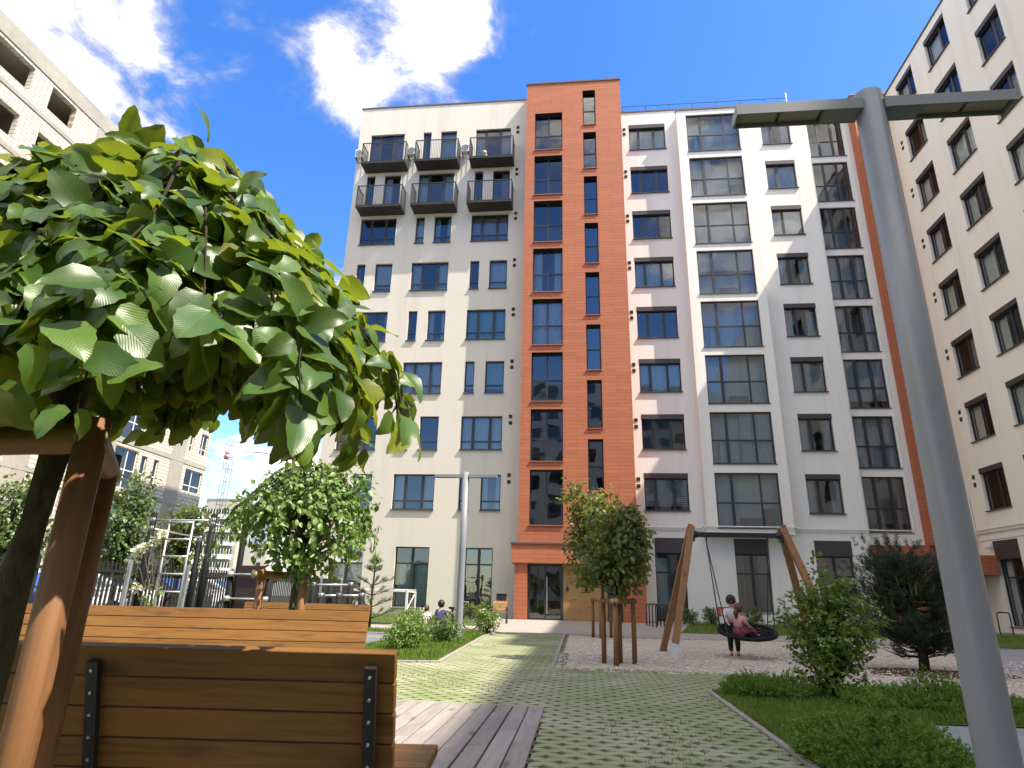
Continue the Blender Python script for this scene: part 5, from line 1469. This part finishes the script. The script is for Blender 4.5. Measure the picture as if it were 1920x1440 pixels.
# trees beyond the fence and the flowering shrub
def small_tree(x, y, lobes, ncl, label, seed, L=.13, mat='treeleaf', tr_=.06, top=2.5):
    root = empty('small_tree', (x,y,G), label, 'tree', 'young trees along the fence')
    MB().tube([(x,y,G),(x+.03,y,G+1),(x-.02,y,G+2),(x,y,top)], [tr_,tr_*.9,tr_*.7,.015], 8).build('trunk', M['bark'], root, True)
    tp = crown(root, lobes, ncl, 6, L, M[mat], seed, 1, .3, .6, .2, .3); limbs(root, (x,y,G+1.2), tp, 50, .02, M['barkdark'], seed)
small_tree(-12.15, 16.0, [((-12.2,16,1.6),(.7,.7,.9)), ((-12.0,16,2.3),(.5,.5,.7)), ((-12.4,16,.9),(.7,.7,.5)), ((-11.75,16,.35),(.45,.45,.4))], 420, 'young tree behind the fence right of the foreground stakes', 91)
small_tree(-12.55, 19.2, [((-12.6,19.2,1.75),(.75,.7,.75)), ((-12.2,19.2,2.2),(.5,.5,.5)), ((-12.9,19.2,1.2),(.6,.6,.6)), ((-12.3,19.2,.9),(.55,.6,.5))], 380, 'young tree behind the ladder with yellowish upper leaves', 92, mat='maple')
small_tree(-13.7, 14.1, [((-13.7,14.1,1.5),(.8,.8,.9)), ((-13.2,14.1,1.0),(.7,.7,.7)), ((-14.2,14.1,.9),(.7,.7,.8)), ((-13.6,14.1,2.1),(.5,.5,.5))], 420, 'young tree at the far left edge behind the elm trunk', 93)
hy = empty('hydrangea', (-7.05,10.0,G), 'flowering shrub with creamy white heads on tall stems in front of the fence', 'bush')
r = random.Random(95); st = MB(); lv = MB()
for (tx, tz) in ((-7.42,.58),(-7.25,.64),(-7.12,.70),(-6.98,.84),(-7.22,-.02)):
    b0 = V3((-6.72+r.uniform(-.1,.1),10+r.uniform(-.1,.1),G)); e = V3((tx,10+r.uniform(-.15,.15),tz)); st.tube([b0, b0.lerp(e,.5)+V3((.04,0,.02)), e],[.010,.008,.005],5)
    n0 = len(lv.f)
    for _ in range(46): leaf(lv, e+rvec(r)*r.uniform(.02,.105), rvec(r), rvec(r), .055, .05, 0, r=r)
    for k in range(n0, len(lv.f)): lv.m[k] = 1
    for _ in range(9): k = r.uniform(.2,.6); leaf(lv, b0.lerp(e,k)+rvec(r)*.07, rvec(r)+V3((0,0,-.2)), V3((0,0,1))+rvec(r)*.5, .11, .07, 1, r=r)
for _ in range(110): leaf(lv, V3((-6.8+r.uniform(-.45,.45),10+r.uniform(-.3,.3),-.3-r.random()**.7*.65)), rvec(r), V3((0,0,1))+rvec(r)*.6, .10, .065, 1, r=r)
st.build('stems', M['bark'], hy, True); lv.build('foliage', [M['bushleaf'], M['flower']], hy)
# ------------------------------------------------------------------ camera
F = V3((-0.1058, 0.9411, 0.3211)); RT = V3((0.9934, 0.1117, 0.0))
ya, pi_, ro = .111961462, .326911926, .0252083413
F = V3((-math.sin(ya)*math.cos(pi_), math.cos(ya)*math.cos(pi_), math.sin(pi_)))
r0 = V3((math.cos(ya), math.sin(ya), 0)); u0 = r0.cross(F)
r2 = r0*math.cos(ro)+u0*math.sin(ro); u2 = u0*math.cos(ro)-r0*math.sin(ro)
cd = bpy.data.cameras.new('camera'); cam = bpy.data.objects.new('camera', cd); col.objects.link(cam)
mw = Matrix.Identity(4)
for i in range(3): mw[i][0], mw[i][1], mw[i][2] = r2[i], u2[i], -F[i]
cam.matrix_world = mw
cd.sensor_fit = 'HORIZONTAL'; cd.sensor_width = 36; cd.lens = 1173.86/1920*36; cd.clip_start = .05; cd.clip_end = 3000
sc.camera = cam
def pxdir(x, y): return (F + r2*((x-960)/1173.86) + u2*((720-y)/1173.86)).normalized()

# ------------------------------------------------------------------ light
SUN = V3((3.3, -1.2, 5.1)).normalized()          # towards the sun
sl = bpy.data.lights.new('sun', 'SUN'); so = bpy.data.objects.new('sun', sl); col.objects.link(so)
so.rotation_euler = (-SUN).to_track_quat('-Z', 'Y').to_euler(); so.location = (30, -10, 60)
sl.energy = 2.6; sl.angle = Rad(.53); sl.color = (1, .955, .89)
w = bpy.data.worlds.new('World'); sc.world = w; w.use_nodes = True
nt = w.node_tree; nt.nodes.clear(); N_ = nt.nodes.new; LK = nt.links.new
def wmath(op, a, b=None, c=None, clamp=False):
    n = N_('ShaderNodeMath'); n.operation = op; n.use_clamp = clamp
    for i, x in enumerate((a, b, c)):
        if x is None: continue
        if isinstance(x, (int, float)): n.inputs[i].default_value = x
        else: LK(x, n.inputs[i])
    return n.outputs[0]
out = N_('ShaderNodeOutputWorld')
sky = N_('ShaderNodeTexSky'); sky.sky_type = 'NISHITA'; sky.sun_disc = False
sky.sun_elevation = math.asin(SUN.z); sky.sun_rotation = math.atan2(SUN.x, SUN.y)
sky.altitude = 200; sky.air_density = 1.0; sky.dust_density = .6; sky.ozone_density = 2.2
hs = N_('ShaderNodeHueSaturation'); hs.inputs['Saturation'].default_value = 1.36; hs.inputs['Hue'].default_value = .513; hs.inputs['Value'].default_value = 1.0
LK(sky.outputs[0], hs.inputs['Color'])
b1 = N_('ShaderNodeBackground'); b1.inputs['Strength'].default_value = .105; LK(hs.outputs[0], b1.inputs['Color'])
tc = N_('ShaderNodeTexCoord'); D = tc.outputs['Generated']
sep = N_('ShaderNodeSeparateXYZ'); LK(D, sep.inputs[0])
zz = wmath('MAXIMUM', wmath('ADD', sep.outputs[2], .12), .03)
cb = N_('ShaderNodeCombineXYZ'); LK(wmath('DIVIDE', sep.outputs[0], zz), cb.inputs[0]); LK(wmath('DIVIDE', sep.outputs[1], zz), cb.inputs[1])
def wnoise(scale, detail, rough, dist, off=(0,0,0)):
    mp = N_('ShaderNodeMapping'); mp.inputs['Location'].default_value = off; LK(cb.outputs[0], mp.inputs[0])
    n = N_('ShaderNodeTexNoise'); n.inputs['Scale'].default_value = scale; n.inputs['Detail'].default_value = detail
    n.inputs['Roughness'].default_value = rough; n.inputs['Distortion'].default_value = dist; LK(mp.outputs[0], n.inputs['Vector']); return n.outputs['Fac']
n1 = wnoise(4.2, 9, .62, .5); n2 = wnoise(1.6, 4, .5, .2, (3,1,0)); n3 = wnoise(11, 6, .6, .3, (7,2,0)); n4 = wnoise(5.5, 7, .65, .6, (1,9,0))
# clouds in view, then added unseen banks: (direction, inner cos radius deg, outer deg, weight)
blobs = [(pxdir(60,60), 2, 13, .62), (pxdir(20,-80), 4, 15, .60), (pxdir(190,150), 1, 8, .52), (pxdir(260,215), 1, 6, .42), (pxdir(330,20), 2, 9, .40), (pxdir(420,60), 1, 6, .24), (pxdir(780,20), 1, 9, .50), (pxdir(690,130), 1, 8, .44), (pxdir(900,20), 1, 6, .30), (pxdir(830,150), 1, 5, .24), (pxdir(560,120), 1, 6, .30), (pxdir(500,330), 1, 5, .10), (pxdir(640,300), 1, 4, .14), (pxdir(545,910), 2, 7, .56), (pxdir(440,880), 1, 5, .44), (pxdir(620,520), 0, 3, .3),
         (V3((.45,-.6,.45)).normalized(), 6, 26, .7), (V3((8.5,-34,21)).normalized(), 2, 10, .58), (V3((.0,-.45,.9)).normalized(), 14, 34, .75), (V3((-.75,-.25,.75)).normalized(), 12, 30, .7), (V3((-.9,.12,.42)).normalized(), 6, 20, .6), (V3((-.85,-.5,.3)).normalized(), 8, 26, .7), (V3((.9,-.35,.6)).normalized(), 8, 26, .6), (V3((.55,.25,.8)).normalized(), 4, 14, .35)]  # out of view, added to brighten shaded walls and show in panes
tot = None
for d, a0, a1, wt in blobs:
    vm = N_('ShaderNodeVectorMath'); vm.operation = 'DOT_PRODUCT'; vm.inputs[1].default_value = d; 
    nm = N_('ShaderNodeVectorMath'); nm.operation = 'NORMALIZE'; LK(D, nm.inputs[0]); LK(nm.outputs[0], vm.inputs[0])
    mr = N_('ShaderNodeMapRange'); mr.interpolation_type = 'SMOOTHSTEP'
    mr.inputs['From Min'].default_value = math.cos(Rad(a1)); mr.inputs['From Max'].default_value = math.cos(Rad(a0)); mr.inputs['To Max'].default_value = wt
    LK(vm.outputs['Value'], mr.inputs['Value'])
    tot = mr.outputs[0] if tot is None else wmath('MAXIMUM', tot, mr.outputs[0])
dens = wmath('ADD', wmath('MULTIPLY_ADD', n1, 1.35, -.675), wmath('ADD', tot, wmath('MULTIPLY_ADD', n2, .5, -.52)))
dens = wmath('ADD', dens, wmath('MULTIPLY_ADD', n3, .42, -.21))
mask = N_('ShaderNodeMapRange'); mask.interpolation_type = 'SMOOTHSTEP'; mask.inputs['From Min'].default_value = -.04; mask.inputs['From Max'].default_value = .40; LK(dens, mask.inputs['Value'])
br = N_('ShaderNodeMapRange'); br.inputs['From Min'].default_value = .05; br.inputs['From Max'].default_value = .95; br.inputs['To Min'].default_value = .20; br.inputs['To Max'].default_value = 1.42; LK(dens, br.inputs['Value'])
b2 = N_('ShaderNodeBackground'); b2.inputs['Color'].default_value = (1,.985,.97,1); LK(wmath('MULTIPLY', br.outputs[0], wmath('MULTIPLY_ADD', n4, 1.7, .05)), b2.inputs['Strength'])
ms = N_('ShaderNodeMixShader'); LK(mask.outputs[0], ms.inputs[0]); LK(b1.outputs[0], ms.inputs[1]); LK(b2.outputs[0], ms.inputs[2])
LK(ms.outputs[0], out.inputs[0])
sc.view_settings.view_transform = 'Standard'; sc.view_settings.look = 'None'; sc.view_settings.gamma = 1; sc.view_settings.use_curve_mapping = False
sc.view_settings.use_white_balance = True; sc.view_settings.white_balance_temperature = 7150; sc.view_settings.white_balance_tint = 10
sc.view_settings.exposure = 1.95
sc.cycles.max_bounces = 8; sc.cycles.transparent_max_bounces = 16; sc.cycles.caustics_reflective = False; sc.cycles.caustics_refractive = False
sc.cycles.use_denoising = True; sc.cycles.sample_clamp_indirect = 6
